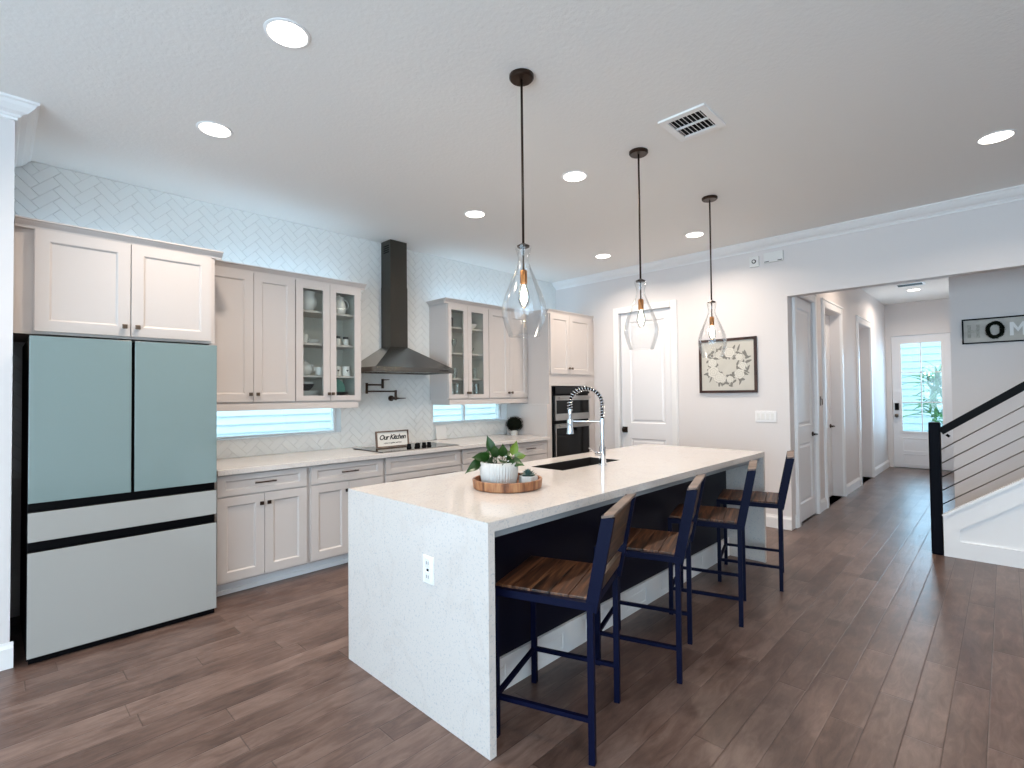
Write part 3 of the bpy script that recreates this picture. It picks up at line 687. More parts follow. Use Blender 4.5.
# ---- hood
hd_ = Thing('range_hood', 'dark stainless chimney range hood on the tiled wall', 'range hood', (2.90, 4.5, 1.64))
hc = new(); X0, X1 = 2.488, 3.415; HY0 = 4.18
bot = [(X0, HY0), (X1, HY0), (X1, 4.668), (X0, 4.668)]; top = [(2.845, 4.49), (3.05, 4.49), (3.05, 4.668), (2.845, 4.668)]
lv = []
for pts, z in ((bot, 1.651), (bot, 1.698), (top, 1.925)): lv.append([hc.verts.new((p[0], p[1], z)) for p in pts])
for a, b in zip(lv, lv[1:]):
    for k in range(4): hc.faces.new((a[k], a[(k+1) % 4], b[(k+1) % 4], b[k]))
hc.faces.new(lv[-1]); ins = [hc.verts.new((p[0]+sx*.03, p[1]+sy*.03, 1.651)) for p, (sx, sy) in zip(bot, ((1, 1), (-1, 1), (-1, -1), (1, -1)))]
for k in range(4): hc.faces.new((lv[0][(k+1) % 4], lv[0][k], ins[k], ins[(k+1) % 4]))
i2 = [hc.verts.new((v.co.x, v.co.y, 1.665)) for v in ins]
for k in range(4): hc.faces.new((ins[(k+1) % 4], ins[k], i2[k], i2[(k+1) % 4]))
hc.faces.new(i2[::-1])
hd_.part('canopy', hc, HOODM)
ch = bx(2.845, 3.05, 4.49, 4.668, 1.925, 2.55); box(ch, 2.848, 3.047, 4.493, 4.668, 2.55, 3.028)
hd_.part('chimney', ch, mat('black_stainless', srgb(84, 82, 78), 0.34, 1.0, bump=(60, 0.03, 0.001), stretch=(40, 1, 1)))
vt = new()
for k in range(4): box(vt, 2.8462, 2.8482, 4.52, 4.62, 2.90+k*.022, 2.912+k*.022)
hd_.part('vent_slots', vt, BLACK)
hd_.part('hood_light', lathe(new(), [(0, 0), (0.03, 0), (0.03, .004), (0, .004)], (2.66, 4.27, 1.6605)), LENS)
hl2 = hd_.part('hood_light', lathe(new(), [(0, 0), (0.03, 0), (0.03, .004), (0, .004)], (3.24, 4.27, 1.6605)), LENS)
bb = new()
for k in range(5): tube(bb, [(3.24+k*.022, HY0, 1.675), (3.24+k*.022, HY0-.003, 1.675)], 0.006, 8)
hd_.part('control_button', bb, BLACK)
# ---- cooktop
ck = Thing('cooktop', 'black glass induction cooktop let into the worktop under the hood', 'cooktop', (2.86, 4.23, 0.916))
ck.part('glass_top', bx(2.42, 3.305, 3.965, 4.50, 0.916, 0.922, bev=.002), BLACKGL)
ck.part('front_trim', bx(2.425, 3.30, 3.961, 3.965, 0.916, 0.921), STEEL)
for x, y in ((2.80, 4.11), (2.865, 4.075), (2.975, 4.11), (3.035, 4.11), (2.915, 4.13)):
    ck.part('control_knob', lathe(new(), [(0.024, 0), (0.024, .006), (0.020, .012), (0.019, .034), (0.015, .038), (0, .038)], (x, y, 0.9222), 18), BLACK, smooth=40)
# ---- 'Our Kitchen' sign
sg = Thing('kitchen_sign', 'small framed white sign reading Our Kitchen on the cooktop', 'sign', (2.735, 4.28, 0.9222))
Ms = Matrix.Translation((2.735, 4.285, 0.9245)) @ Matrix.Rotation(R(-6), 4, 'X')
def sgb(bm): bm.transform(Ms); return bm
frm = new()
for q in ((-.182, .182, -.008, .012, 0, .012), (-.182, .182, -.008, .012, .146, .158), (-.182, -.170, -.008, .012, .012, .146), (.170, .182, -.008, .012, .012, .146)): box(frm, *q)
sg.part('frame', sgb(frm), GREYFR)
sg.part('board', sgb(bx(-.171, .171, 0.002, .008, .011, .147)), SIGNW)
sg.part('lettering', text_bm('Our Kitchen', 0.066, Ms @ FR_Y(0.001) @ Matrix.Translation((0, 0.095, 0)), 0.002, shear=0.35, bold=0.0015, spacing=0.88), INK)
sg.part('small_lettering', text_bm('a place to gather and love', 0.019, Ms @ FR_Y(0.001) @ Matrix.Translation((0, 0.042, 0)), 0.002), INK)
# ---- pot filler
pf = Thing('pot_filler', 'bronze swing-arm pot filler tap on the tile above the cooktop', 'tap', (3.0, 4.66, 1.39))
PY = 4.575
p1 = new(); tube(p1, [(2.955, 4.672, 1.395), (2.955, 4.655, 1.395)], 0.030, 18); tube(p1, [(2.955, 4.66, 1.395), (2.955, 4.575, 1.395)], 0.014, 12)
tube(p1, [(2.955, PY, 1.375), (2.955, PY, 1.48)], 0.013, 12); pf.part('wall_mount', p1, BRONZE, smooth=40)
pf.part('lever', tube(new(), [(2.96, PY, 1.395), (3.0, PY-.005, 1.393), (3.07, PY-.01, 1.395)], [0.012, 0.007, 0.005], 10), BRONZE)
p2 = new(); tube(p2, [(2.955, PY, 1.468), (2.63, PY, 1.468)], 0.0085, 10); pf.part('lower_arm', p2, BRONZE)
p3 = new(); tube(p3, [(2.62, PY, 1.445), (2.62, PY, 1.552)], 0.013, 12); tube(p3, [(2.62, PY, 1.534), (2.80, PY, 1.534)], 0.0085, 10); pf.part('upper_arm', p3, BRONZE)
p4 = new(); tube(p4, [(2.80, PY, 1.498), (2.80, PY, 1.595)], 0.014, 12); tube(p4, [(2.80, PY, 1.585), (2.88, PY, 1.588)], [0.006, 0.004], 8); pf.part('spout', p4, BRONZE)
# ---- board and topiary on the worktop
cbm = bx(-.075, .075, -.006, .006, 0, .165, bev=.004); cbm.transform(Matrix.Translation((3.60, 4.635, 0.9157)) @ Matrix.Rotation(R(-9), 4, 'X'))
tag(obj('cutting_board', cbm, WHITEC), 'small white cutting board leaning below the right kitchen window', 'cutting board')
tp = Thing('topiary', 'dark round boxwood topiary ball in a small white pot', 'plant', (4.575, 4.42, 0.9155))
tp.part('pot', lathe(new(), [(0.040, 0), (0.048, 0.085), (0.043, 0.085), (0.038, 0.07), (0, 0.07)], (4.575, 4.42, 0.9155), 24), CONC, smooth=40)
tbm = new(); cb_ = Vector((4.575, 4.42, 1.052))
lathe(tbm, [(0.094*math.sin(math.pi*i/10), -0.086*math.cos(math.pi*i/10)) for i in range(11)], cb_, 20)
for k in range(900):
    z = random.uniform(-0.85, 1); a = random.uniform(0, 6.283); s = math.sqrt(1-z*z); n = Vector((s*math.cos(a), s*math.sin(a), z*0.92)); p = cb_+n*random.uniform(.090, .114)
    t1 = n.orthogonal().normalized(); t1.rotate(Matrix.Rotation(random.uniform(0, 6.28), 3, n)); t2 = n.cross(t1); q = t1*0.009; w_ = t2*0.005+n*0.002
    tbm.faces.new([tbm.verts.new(v) for v in (p-q, p+w_, p+q, p-w_)])
tp.part('foliage_ball', tbm, BOXW)

# ================================================================== crockery in the glass cabinets
def lobj(name, prof, x, y, z, m, label, cat, seg=20, extra=None, group=None):
    bm = lathe(new(), prof, (0, 0, 0), seg)
    if extra: extra(bm)
    bm.transform(Matrix.Translation((x, y, z)))
    o = obj(name, bm, m, loc=(x, y, z), smooth=50); return tag(o, label, cat, group)
S1, S2, S3, S0 = 1.895, 1.61, 1.401, 2.182
def ring_handle(r_, z0, z1, out, th=0.006):
    def fn(bm):
        zc = (z0+z1)/2; h = (z1-z0)/2
        tube(bm, [(r_+out*math.sin(math.pi*i/8)-.004, 0, zc+h*math.cos(math.pi*i/8)) for i in range(9)], th, 8)
    return fn
cup = [(0.024, 0), (0.028, 0.004), (0.036, 0.05), (0.038, 0.075), (0.034, 0.075), (0.030, 0.01), (0, 0.008)]
mug = [(0.036, 0), (0.038, 0.004), (0.038, 0.088), (0.034, 0.088), (0.034, 0.008), (0, 0.008)]
plate = [(0.05, 0), (0.055, .004), (0.115, .016), (0.118, .020), (0.112, .019), (0.052, .008), (0, .008)]
bowl = [(0.03, 0), (0.033, .004), (0.062, .035), (0.072, .06), (0.069, .06), (0.055, .03), (0.025, .01), (0, .009)]
# left cabinet
lobj('vase', [(0.048, 0), (0.055, .01), (0.082, .07), (0.084, .11), (0.062, .155), (0.066, .17), (0.072, .182), (0.066, .182), (0.056, .155), (0.07, .11), (0.04, .012), (0, .012)], 1.985, 4.50, S0, WHITEC, 'large white ribbed vase on the top shelf of the left glass cabinet', 'vase', 28)
pit = [(0.045, 0), (0.060, .012), (0.072, .06), (0.062, .11), (0.045, .145), (0.050, .165), (0.045, .168), (0.018, .17), (0.012, .185), (0, .19)]
lobj('pitcher', pit, 2.27, 4.47, S0, WHITEC, 'white lidded pitcher with a loop handle on the top shelf', 'pitcher', 28, ring_handle(.052, .05, .15, .05))
lobj('plate', plate, 2.28, 4.56, S0+.0, WHITEC, 'white plate lying behind the lidded pitcher', 'plate') if False else None
lobj('teacup', cup, 1.925, 4.44, S1, WHITEC, 'small white cup at the left of the second shelf', 'cup', extra=ring_handle(.033, .02, .06, .022, .004))
for k in range(3): lobj('saucer', [(r_*.62, z) for r_, z in plate], 2.02, 4.50, S1+.010*k, WHITEC, 'white saucers stacked beside the small cup on the second shelf', 'saucer', group='saucers stacked on the second shelf')
lobj('bottle', [(0.030, 0), (0.032, .01), (0.032, .09), (0.012, .13), (0.011, .165), (0.014, .17), (0, .17)], 2.275, 4.56, S1, DRINKG, 'clear glass bottle behind the two dark-lidded jars', 'bottle')
for x, lab in ((2.245, 'left white spice jar with a dark lid on the second shelf'), (2.325, 'right white spice jar with a dark lid on the second shelf')):
    j = Thing('spice_jar', lab, 'jar', (x, 4.44, S1)); j.part('jar_body', lathe(new(), [(0.026, 0), (0.028, .004), (0.028, .055), (0.022, .062), (0, .062)], (x, 4.44, S1), 18), WHITEC, smooth=40)
    j.part('lid', lathe(new(), [(0.024, .0625), (0.026, .064), (0.026, .082), (0, .084)], (x, 4.44, S1), 18), DARKC, smooth=40)
def tp_extra(bm):
    ring_handle(.058, .03, .10, .035, .006)(bm)
    tube(bm, [(-.05, 0, .04), (-.085, 0, .07), (-.105, 0, .11)], [.014, .009, .007], 10)
lobj('teapot', [(0.035, 0), (0.045, .008), (0.066, .05), (0.058, .095), (0.03, .112), (0.028, .118), (0.008, .125), (0.012, .138), (0, .145)], 1.965, 4.50, S2, WHITEC, 'white teapot on the third shelf of the left glass cabinet', 'teapot', 24, tp_extra)
lobj('creamer', cup, 2.062, 4.43, S2, WHITEC, 'white creamer cup standing right of the teapot', 'cup', extra=ring_handle(.033, .02, .06, .022, .004))
def heart(t, x, y, z, s=.011):
    pts = []
    for i in range(20):
        a = 2*math.pi*i/20; pts.append((s*1.0*math.sin(a)**3, s*(.8*math.cos(a)-.33*math.cos(2*a)-.12*math.cos(3*a))))
    t.part('heart_motif', prism(new(), pts, Matrix.Translation((x, y, z)) @ FR_Y(0), 0.0015), INK)
for x, lab in ((2.232, 'left of two white mugs with a black heart'), (2.322, 'right of two white mugs with a black heart')):
    j = Thing('mug', lab, 'mug', (x, 4.43, S2)); b = lathe(new(), mug, (0, 0, 0), 24); ring_handle(.037, .02, .07, .022, .005)(b); b.transform(Matrix.Translation((x, 4.43, S2)) @ Matrix.Rotation(R(40), 4, 'Z'))
    j.part('mug_body', b, WHITEC, smooth=40); heart(j, x-.006, 4.43-.0385, S2+.05)
for k in range(5): lobj('plate', plate, 1.97, 4.50, S3+.013*k+.0005, WHITEC, 'white dinner plates stacked on the bottom shelf', 'plate', group='dinner plates on the bottom shelf')
for k in range(2): lobj('bowl', bowl, 1.97, 4.50, S3+.0735+.02*k, DARKC if k == 0 else WHITEC, 'dark bowl resting on the stack of dinner plates' if k == 0 else 'white bowl nested in the dark bowl on the plate stack', 'bowl')
for k in range(4): lobj('dark_plate', [(r_*.82, z) for r_, z in plate], 2.25, 4.45, S3+.013*k+.0005, DARKC, 'dark plates stacked at the bottom right of the crockery cabinet', 'plate', group='dark plates on the bottom shelf')
mp_ = lathe(new(), [(r_*.78, z) for r_, z in plate], (0, 0, 0), 28); mp_.transform(Matrix.Translation((2.300, 4.60, S3+.093)) @ Matrix.Rotation(R(82), 4, 'X'))
tag(obj('serving_plate', mp_, MINT, smooth=50), 'mint green plate standing on edge behind the dark plates', 'plate')
# right cabinet
goblet = [(0.030, 0), (0.030, .003), (0.005, .008), (0.004, .07), (0.022, .09), (0.030, .12), (0.027, .155), (0.025, .155), (0.028, .12), (0.018, .092), (0, .085)]
tumbler = [(0.026, 0), (0.032, .12), (0.030, .12), (0.025, .006), (0, .006)]
tall = [(0.024, 0), (0.030, .15), (0.028, .15), (0.023, .006), (0, .006)]
lobj('bowl', bowl, 3.90, 4.46, S0, WHITEC, 'small white bowl on the top shelf of the glassware cabinet', 'bowl')
lobj('canister', [(0.05, 0), (0.055, .01), (0.055, .11), (0.03, .13), (0, .135)], 3.60, 4.50, S0, DARKC, 'dark round canister on the top shelf of the glassware cabinet', 'canister')
for i, x in enumerate((3.55, 3.635)): lobj('wine_glass', goblet, x, 4.44, S1, DRINKG, 'clear stemmed glasses on the second shelf behind the left pane', 'glass', group='stemmed glasses behind the left pane')
lobj('candle_holder', [(0.03, 0), (0.034, .01), (0.012, .03), (0.012, .06), (0.03, .08), (0.032, .12), (0, .12)], 3.87, 4.46, S1, DARKC, 'dark candle holder on the second shelf behind the right pane', 'candle holder')
lobj('glass_bowl', [(r_, z*1.3) for r_, z in bowl], 3.93, 4.54, S1, DRINKG, 'clear glass bowl behind the dark candle holder', 'bowl')
for i, x in enumerate((3.545, 3.63)): lobj('tumbler', tumbler, x, 4.43, S2, DRINKG, 'clear tumblers on the third shelf behind the left pane', 'glass', group='tumblers on the third shelf, left pane')
for i, x in enumerate((3.845, 3.935)): lobj('tumbler', tumbler, x, 4.43, S2, DRINKG, 'clear tumblers on the third shelf behind the right pane', 'glass', group='tumblers on the third shelf, right pane')
for i, x in enumerate((3.535, 3.60, 3.665)): lobj('highball_glass', tall, x, 4.43, S3, DRINKG, 'tall clear glasses on the bottom shelf behind the left pane', 'glass', group='highball glasses, left pane')
for i, x in enumerate((3.825, 3.89, 3.955)): lobj('highball_glass', tall, x, 4.43, S3, DRINKG, 'tall clear glasses on the bottom shelf behind the right pane', 'glass', group='highball glasses, right pane')

# ================================================================== ISLAND
IX0, IX1, IY0, IY1 = 1.362, 4.54, 1.465, 2.58; TZ = 0.918
SK = (2.62, 3.33, 2.095, 2.385)
it = Thing('island_countertop', 'long white quartz island top with waterfall ends', 'countertop', (2.95, 2.02, 0))
tb = slab(new(), Matrix(((1, 0, 0, 0), (0, 1, 0, 0), (0, 0, 1, TZ), (0, 0, 0, 1))), IX0, IX1, IY0, IY1, 0.04, [SK], through=True)
it.part('top_slab', tb, QUARTZ)
it.part('waterfall_panel', bx(IX0, IX0+.035, IY0, IY1, 0.001, TZ-.0402), QUARTZ)
it.part('waterfall_panel', bx(IX1-.035, IX1, IY0, IY1, 0.001, TZ-.0402), QUARTZ)
ic = Thing('island_cabinet', 'navy island cabinet with a white baseboard under the overhang', 'cabinet', (2.95, 2.2, 0))
ib = slab(new(), Matrix(((1, 0, 0, 0), (0, 1, 0, 0), (0, 0, 1, TZ-.042), (0, 0, 0, 1))), IX0+.037, IX1-.037, 1.775, 2.53, 0.77, [(SK[0]-.01, SK[1]+.01, SK[2]-.01, SK[3]+.01)], ((0, -.30),))
box(ib, IX0+.037, IX1-.037, 1.80, 2.47, 0.0, 0.10)
ic.part('carcass', ib, NAVY)
ic.part('overhang_rail', bx(IX0+.037, IX1-.037, 1.495, 1.515, TZ-.075, TZ-.042), mat('grey_rail_paint', srgb(150, 156, 160), 0.5, bump=(40, .03, .001)))
wbs = new(); L0, L1 = IX0+.037, IX1-.037
pn = []; n_ = 7
for k in range(n_):
    a = L0+(L1-L0)*k/n_+.10; b = L0+(L1-L0)*(k+1)/n_-.10; pn.append((a, b, 0.035, 0.125))
slab(wbs, FR_Y(1.757), L0, L1, 0.0, 0.158, 0.017, pn, ((0.004, -.004), (0.012, -.004), (0.016, -.001)))
ic.part('baseboard', wbs, TRIM)
for k in range(5):
    a = IX0+.045+(L1-L0)*k/5; b = IX0+.029+(L1-L0)*(k+1)/5
    d = ic.part('door', slab(new(), Matrix(((-1, 0, 0, 0), (0, 0, 1, 2.551), (0, 1, 0, 0), (0, 0, 0, 1))), -b, -a, 0.13, 0.70, .02, [(-b+.06, -a-.06, .19, .64)], SHK), NAVY)
sk = Thing('sink', 'dark undermount sink sunk into the island top', 'sink', (2.975, 2.24, 0.69))
sb = new(); x0, x1, y0, y1 = SK[0]+.0015, SK[1]-.0015, SK[2]+.0015, SK[3]-.0015
zt, zb = TZ-.001, 0.68
o_ = [sb.verts.new(p) for p in ((x0, y0, zt), (x1, y0, zt), (x1, y1, zt), (x0, y1, zt))]
i_ = [sb.verts.new(p) for p in ((x0+.008, y0+.008, zt), (x1-.008, y0+.008, zt), (x1-.008, y1-.008, zt), (x0+.008, y1-.008, zt))]
i2 = [sb.verts.new(p) for p in ((x0+.02, y0+.02, zb+.01), (x1-.02, y0+.02, zb+.01), (x1-.02, y1-.02, zb+.01), (x0+.02, y1-.02, zb+.01))]
o2 = [sb.verts.new(p) for p in ((x0, y0, zb), (x1, y0, zb), (x1, y1, zb), (x0, y1, zb))]
for A_, B_ in ((o_, i_), (i_, i2), (o2, o_)):
    for k in range(4): sb.faces.new((A_[k], A_[(k+1) % 4], B_[(k+1) % 4], B_[k]))
sb.faces.new(i2); sb.faces.new(o2[::-1])
sk.part('basin', sb, mat('dark_composite', srgb(30, 27, 26), 0.45, bump=(80, .1, .001)))
sk.part('drain', lathe(new(), [(0.045, 0), (0.045, .004), (0.03, .002), (0, .002)], (2.975, 2.24, zb+.0105), 20), STEEL)
# faucet
fa = Thing('faucet', 'chrome spring pull-down faucet beside the island sink', 'faucet', (3.01, 2.045, TZ))
b = new(); tube(b, [(3.01, 2.045, TZ), (3.01, 2.045, TZ+.01)], 0.030, 20); tube(b, [(3.01, 2.045, TZ+.01), (3.01, 2.045, TZ+.13)], 0.024, 18); tube(b, [(3.01, 2.045, TZ+.13), (3.01, 2.045, 1.22)], 0.014, 14)
fa.part('column', b, CHROME, smooth=40)
dx, dy = -0.11, 0.20; L_ = math.hypot(dx, dy); ux, uy = dx/L_, dy/L_; ra = L_/2
def arc(t, rad=ra):  # t 0..1 along path: up, over, down
    up0, up1 = 1.22, 1.345; down = 1.30
    Ls = [up1-up0, math.pi*rad, 0.045]; T = sum(Ls); s = t*T
    if s < Ls[0]: return Vector((3.01, 2.045, up0+s))
    s -= Ls[0]
    if s < Ls[1]:
        a = s/rad; d = rad-rad*math.cos(a); return Vector((3.01+ux*d, 2.045+uy*d, up1+rad*math.sin(a)))
    s -= Ls[1]; return Vector((3.01+dx, 2.045+dy, up1-s))
fa.part('hose', tube(new(), [arc(i/40) for i in range(41)], 0.011, 10), BLACK)
turns = 26; pts = []
prev_s = None
for i in range(turns*10+1):
    t = i/(turns*10); p = arc(t); q = arc(min(1, t+.004)); pr = arc(max(0, t-.004)); d = (q-pr).normalized()
    s = Vector((-uy, ux, 0)); n = d.cross(s).normalized(); a = 2*math.pi*turns*t
    pts.append(p+0.0165*(math.cos(a)*s+math.sin(a)*n))
fa.part('spring_coil', tube(new(), pts, 0.0036, 6), CHROME)
ex, ey = 3.01+dx, 2.045+dy
b = new(); tube(b, [(ex, ey, 1.31), (ex, ey, 1.25), (ex, ey, 1.24), (ex, ey, 1.17), (ex, ey, 1.135)], [0.014, 0.014, 0.018, 0.021, 0.026], 16)
fa.part('spray_head', b, CHROME, smooth=40)
b = new(); tube(b, [(3.01, 2.045, 1.225), (ex-ux*.018, ey-uy*.018, 1.225)], 0.0065, 10); tube(b, [(ex, ey, 1.212), (ex, ey, 1.238)], 0.0225, 16, cap=True); tube(b, [(3.01, 2.045, 1.205), (3.01, 2.045, 1.245)], 0.019, 14)
fa.part('docking_arm', b, CHROME, smooth=40)
b = new(); tube(b, [(3.01, 2.045, 1.0), (2.955, 2.062, 1.0)], 0.015, 12); tube(b, [(2.965, 2.06, 1.0), (2.90, 2.085, 1.045)], [0.007, 0.005], 8)
fa.part('lever_handle', b, CHROME, smooth=40)
# outlet on island end
ot = Thing('power_outlet', 'white duplex power outlet on the island waterfall end', 'outlet', (IX0, 1.851, 0.585))
ot.part('cover_plate', bx(IX0-.006, IX0-.0003, 1.813, 1.890, 0.588, 0.708, bev=.002), TRIM)
b = new()
for z in (0.618, 0.678): box(b, IX0-.009, IX0-.006, 1.834, 1.869, z-.02, z+.02, bev=.0008)
ot.part('receptacle', b, WHITEC)
b = new()
for z in (0.618, 0.678):
    for y in (1.845, 1.858): box(b, IX0-.0096, IX0-.009, y-.0015, y+.0015, z-.006, z+.008)
box(b, IX0-.0085, IX0-.006, 1.845, 1.858, .643, .653)
ot.part('slots', b, BLACK)
# ---- tray, plants
ty = Thing('serving_tray', 'round acacia wood tray with a low rim on the island', 'tray', (1.962, 1.952, TZ))
def prof_tray(): return [(0.0, 0.0), (0.178, 0.0), (0.186, 0.006), (0.190, 0.048), (0.187, 0.051), (0.176, 0.050), (0.172, 0.012), (0.0, 0.010)]
ty.part('tray_body', lathe(new(), prof_tray(), (1.962, 1.952, TZ+.0003), 56, cap=False), TRAYW, smooth=40)
pc = Vector((1.932, 1.985, TZ+.0115))
pp = Thing('potted_pothos', 'leafy green pothos in a ribbed whitewashed pot on the tray', 'potted plant', pc)
pp.part('pot', lathe(new(), [(0.082, 0), (0.092, .012), (0.100, .06), (0.101, .10), (0.097, .128), (0.090, .128), (0.092, .10), (0, .10)], pc, 160, ribs=40, ribamp=.03), RIBC)
pp.part('soil', lathe(new(), [(0.089, .102), (0.089, .108), (0, .110)], pc, 24), mat('potting_soil', srgb(40, 28, 20), .95, bump=(90, .5, .004)))
def leaf(bm, base_, tip_dir, L_, Wd, droop, twist=0, face=None):
    d = Vector(tip_dir).normalized(); ref = Vector(face) if face else Vector((0, 0, 1))
    s = d.cross(ref)
    s = s.normalized() if s.length > 1e-3 else Vector((1, 0, 0))
    s.rotate(Matrix.Rotation(twist, 3, d)); n = s.cross(d)
    prev = None; prof = (0, .55, .85, 1.0, .98, .86, .66, .40, .16, 0)
    for i in range(10):
        t = i/9; wd = max(.0006, Wd*prof[i])
        p = base_+d*L_*t-Vector((0, 0, 1))*droop*L_*t*t
        row = [bm.verts.new(p+s*wd*q+n*(0.22*wd*abs(q))) for q in (-1, -.5, 0, .5, 1)]
        if prev:
            for k in range(4):
                fc = bm.faces.new((prev[k], prev[k+1], row[k+1], row[k])); fc.smooth = True
        prev = row
camr = Vector((0.697, -0.717, 0)); camf = Vector((0.717, 0.697, 0))
topc = pc+Vector((0, 0, .115))
# (right, fwd, up direction, root offset right/up, length, width, droop)
specs = [(-.30, -.05, .95, -.02, .05, .105, .025, .0), (-.75, -.35, .45, -.035, .02, .10, .030, .35), (-.95, -.35, .0, -.055, .01, .095, .032, .55), (-.55, -.4, .6, -.03, .0, .085, .030, .15),
         (.05, -.3, .9, .015, .01, .085, .027, .05), (-.02, -.85, .25, .02, .02, .075, .026, .5), (.75, -.45, .2, .03, .0, .09, .031, .35), (.30, -.1, .9, .055, .03, .085, .024, .0), (.62, .0, .55, .055, .01, .085, .026, .5),
         (.45, -.6, .35, .02, .0, .085, .029, .4), (-.3, .5, .6, -.02, .02, .09, .030, .3), (.3, .6, .5, .02, .02, .09, .030, .3), (-.7, .4, .2, -.03, .01, .10, .031, .5), (-.1, -.2, .8, -.01, .0, .085, .028, .1), (-.3, -.7, .35, -.02, .0, .08, .028, .3)]
for i, (a, b_, c_, ro, up, L_, Wd, dr) in enumerate(specs):
    bm = new(); root = topc+camr*ro*1.1+Vector((0, 0, up*.5)); d = camr*a+camf*b_+Vector((0, 0, c_))
    st = root+d.normalized()*0.035
    tube(bm, [topc+camr*ro*.4-Vector((0, 0, .01)), root, st], 0.0022, 6)
    leaf(bm, st, d, L_, Wd, dr, random.uniform(-.35, .35), face=-camf+Vector((0, 0, .45)))
    pp.part('leaf', bm, LEAFY if i in (7, 8) else LEAF)
bm = new()
for k in range(6):
    p = topc+camr*random.uniform(-.04, .06)+camf*random.uniform(-.06, -.02)+Vector((0, 0, random.uniform(.01, .05)))
    lathe(bm, [(0, -.004), (.0035, -.002), (.004, 0), (.0035, .003), (0, .004)], p, 8)
pp.part('blossom', bm, WHITEC)
sc_ = Vector((2.035, 1.865, TZ+.0115))
su = Thing('potted_succulent', 'dark green succulent in a small hexagonal concrete pot on the tray', 'potted plant', sc_)
su.part('pot', lathe(new(), [(0.049, 0), (0.053, .004), (0.053, .050), (0.042, .052), (0.038, .042), (0, .042)], sc_, 6, smooth=False), CONC)
for rg, (nr, rad, el, L_) in enumerate(((9, .018, .45, .038), (7, .010, .85, .034), (5, .004, 1.2, .028))):
    for k in range(nr):
        a = 2*math.pi*k/nr+rg*.4; bm = new(); d = Vector((math.cos(a)*math.cos(el), math.sin(a)*math.cos(el), math.sin(el)))
        leaf(bm, sc_+Vector((math.cos(a)*rad, math.sin(a)*rad, .046+rg*.007)), d, L_, .011, -.1); su.part('leaf', bm, SUCC)
su.part('soil', lathe(new(), [(.037, .0422), (.037, .045), (0, .046)], sc_, 12), MATS['potting_soil'])

# ================================================================== STOOLS
def make_stool():
    W2, D2, SH = 0.215, 0.205, 0.615   # half width/depth between leg centres
    t = Thing('counter_stool', 'x', 'stool', (0, 0, 0), group='counter stools at the island', local=True)
    lw = 0.025
    for sx in (-1, 1):
        t.part('leg', box(new(), sx*W2-lw/2, sx*W2+lw/2, D2-lw/2, D2+lw/2, 0, SH-.03), NAVYM)
        bm = box(new(), sx*W2-lw/2, sx*W2+lw/2, -D2-lw/2, -D2+lw/2, 0, SH-.03)
        t.part('leg', bm, NAVYM)
        bm = new(); beam(bm, (sx*(W2-.002), -D2-.002, SH-.032), (sx*(W2-.002), -D2-.075, SH+.335), 0.026, 0.048)
        t.part('back_upright', bm, NAVYM)
    fr_ = new(); z0, z1 = SH-.03, SH
    box(fr_, -W2-.0125, W2+.0125, D2-.0125, D2+.0125, z0, z1); box(fr_, -W2-.0125, W2+.0125, -D2-.0125, -D2+.0125, z0, z1)
    for sx in (-1, 1): box(fr_, sx*W2-.0125, sx*W2+.0125, -D2+.0125, D2-.0125, z0, z1)
    t.part('seat_frame', fr_, NAVYM)
    st = new()
    for k in range(5):
        a = -D2+.015+k*(2*D2-.0)/5*.98; box(st, -W2+.014, W2-.014, a, a+(2*D2)/5*.95, SH-.012, SH+.010, bev=.003)
    t.part('seat', st, SEATW)
    # back boards between uprights
    def backboard(s0, s1, name):
        p0 = Vector((0, -D2-.002-.073*s0, SH-.03+.365*s0)); p1 = Vector((0, -D2-.002-.073*s1, SH-.03+.365*s1))
        bm = new(); beam(bm, p0, p1, 2*W2-.034, 0.018); t.part(name, bm, BACKW)
    backboard(0.42, 0.99, 'back_panel'); backboard(0.13, 0.30, 'back_slat')
    bm = new(); c = Vector((0, -D2-.002-.073*1.0, SH+.338)); beam(bm, c-Vector((W2+.014, 0, 0)), c+Vector((W2+.014, 0, 0)), 0.048, 0.008, side=(0, 1, -.2))
    t.part('top_rail', bm, GREYFR)
    for z in (0.165,):
        for sx in (-1, 1): t.part('side_stretcher', box(new(), sx*W2-.009, sx*W2+.009, -D2+.0125, D2-.0125, z-.009, z+.009), NAVYM)
        t.part('footrest', box(new(), -W2+.0125, W2-.0125, D2-.009, D2+.009, z-.009+.0, z+.009), NAVYM)
    return t.e
def centre(x0, y0, th, w_=.43, d_=.41):
    c, s = math.cos(th), math.sin(th); return (x0+c*w_/2-s*d_/2, y0+s*w_/2+c*d_/2, 0)
labs = ['nearest navy metal stool with a wooden seat, beside the near waterfall end', 'second navy metal stool from the near end of the island', 'third navy metal stool, just in front of the farthest one', 'farthest navy metal stool, standing by the far waterfall end']
root = make_stool()
for i, (x, y, a) in enumerate(((1.622, 1.168, 20.0), (2.367, 1.177, 18.5), (3.187, 1.181, 17.5), (3.945, 1.178, 15.5))):
    a = R(a); L_ = centre(x, y, a)
    if i == 0: root.location = L_; root.rotation_euler = (0, 0, a); root['label'] = labs[0]
    else: dup(root, L_, a, labs[i])

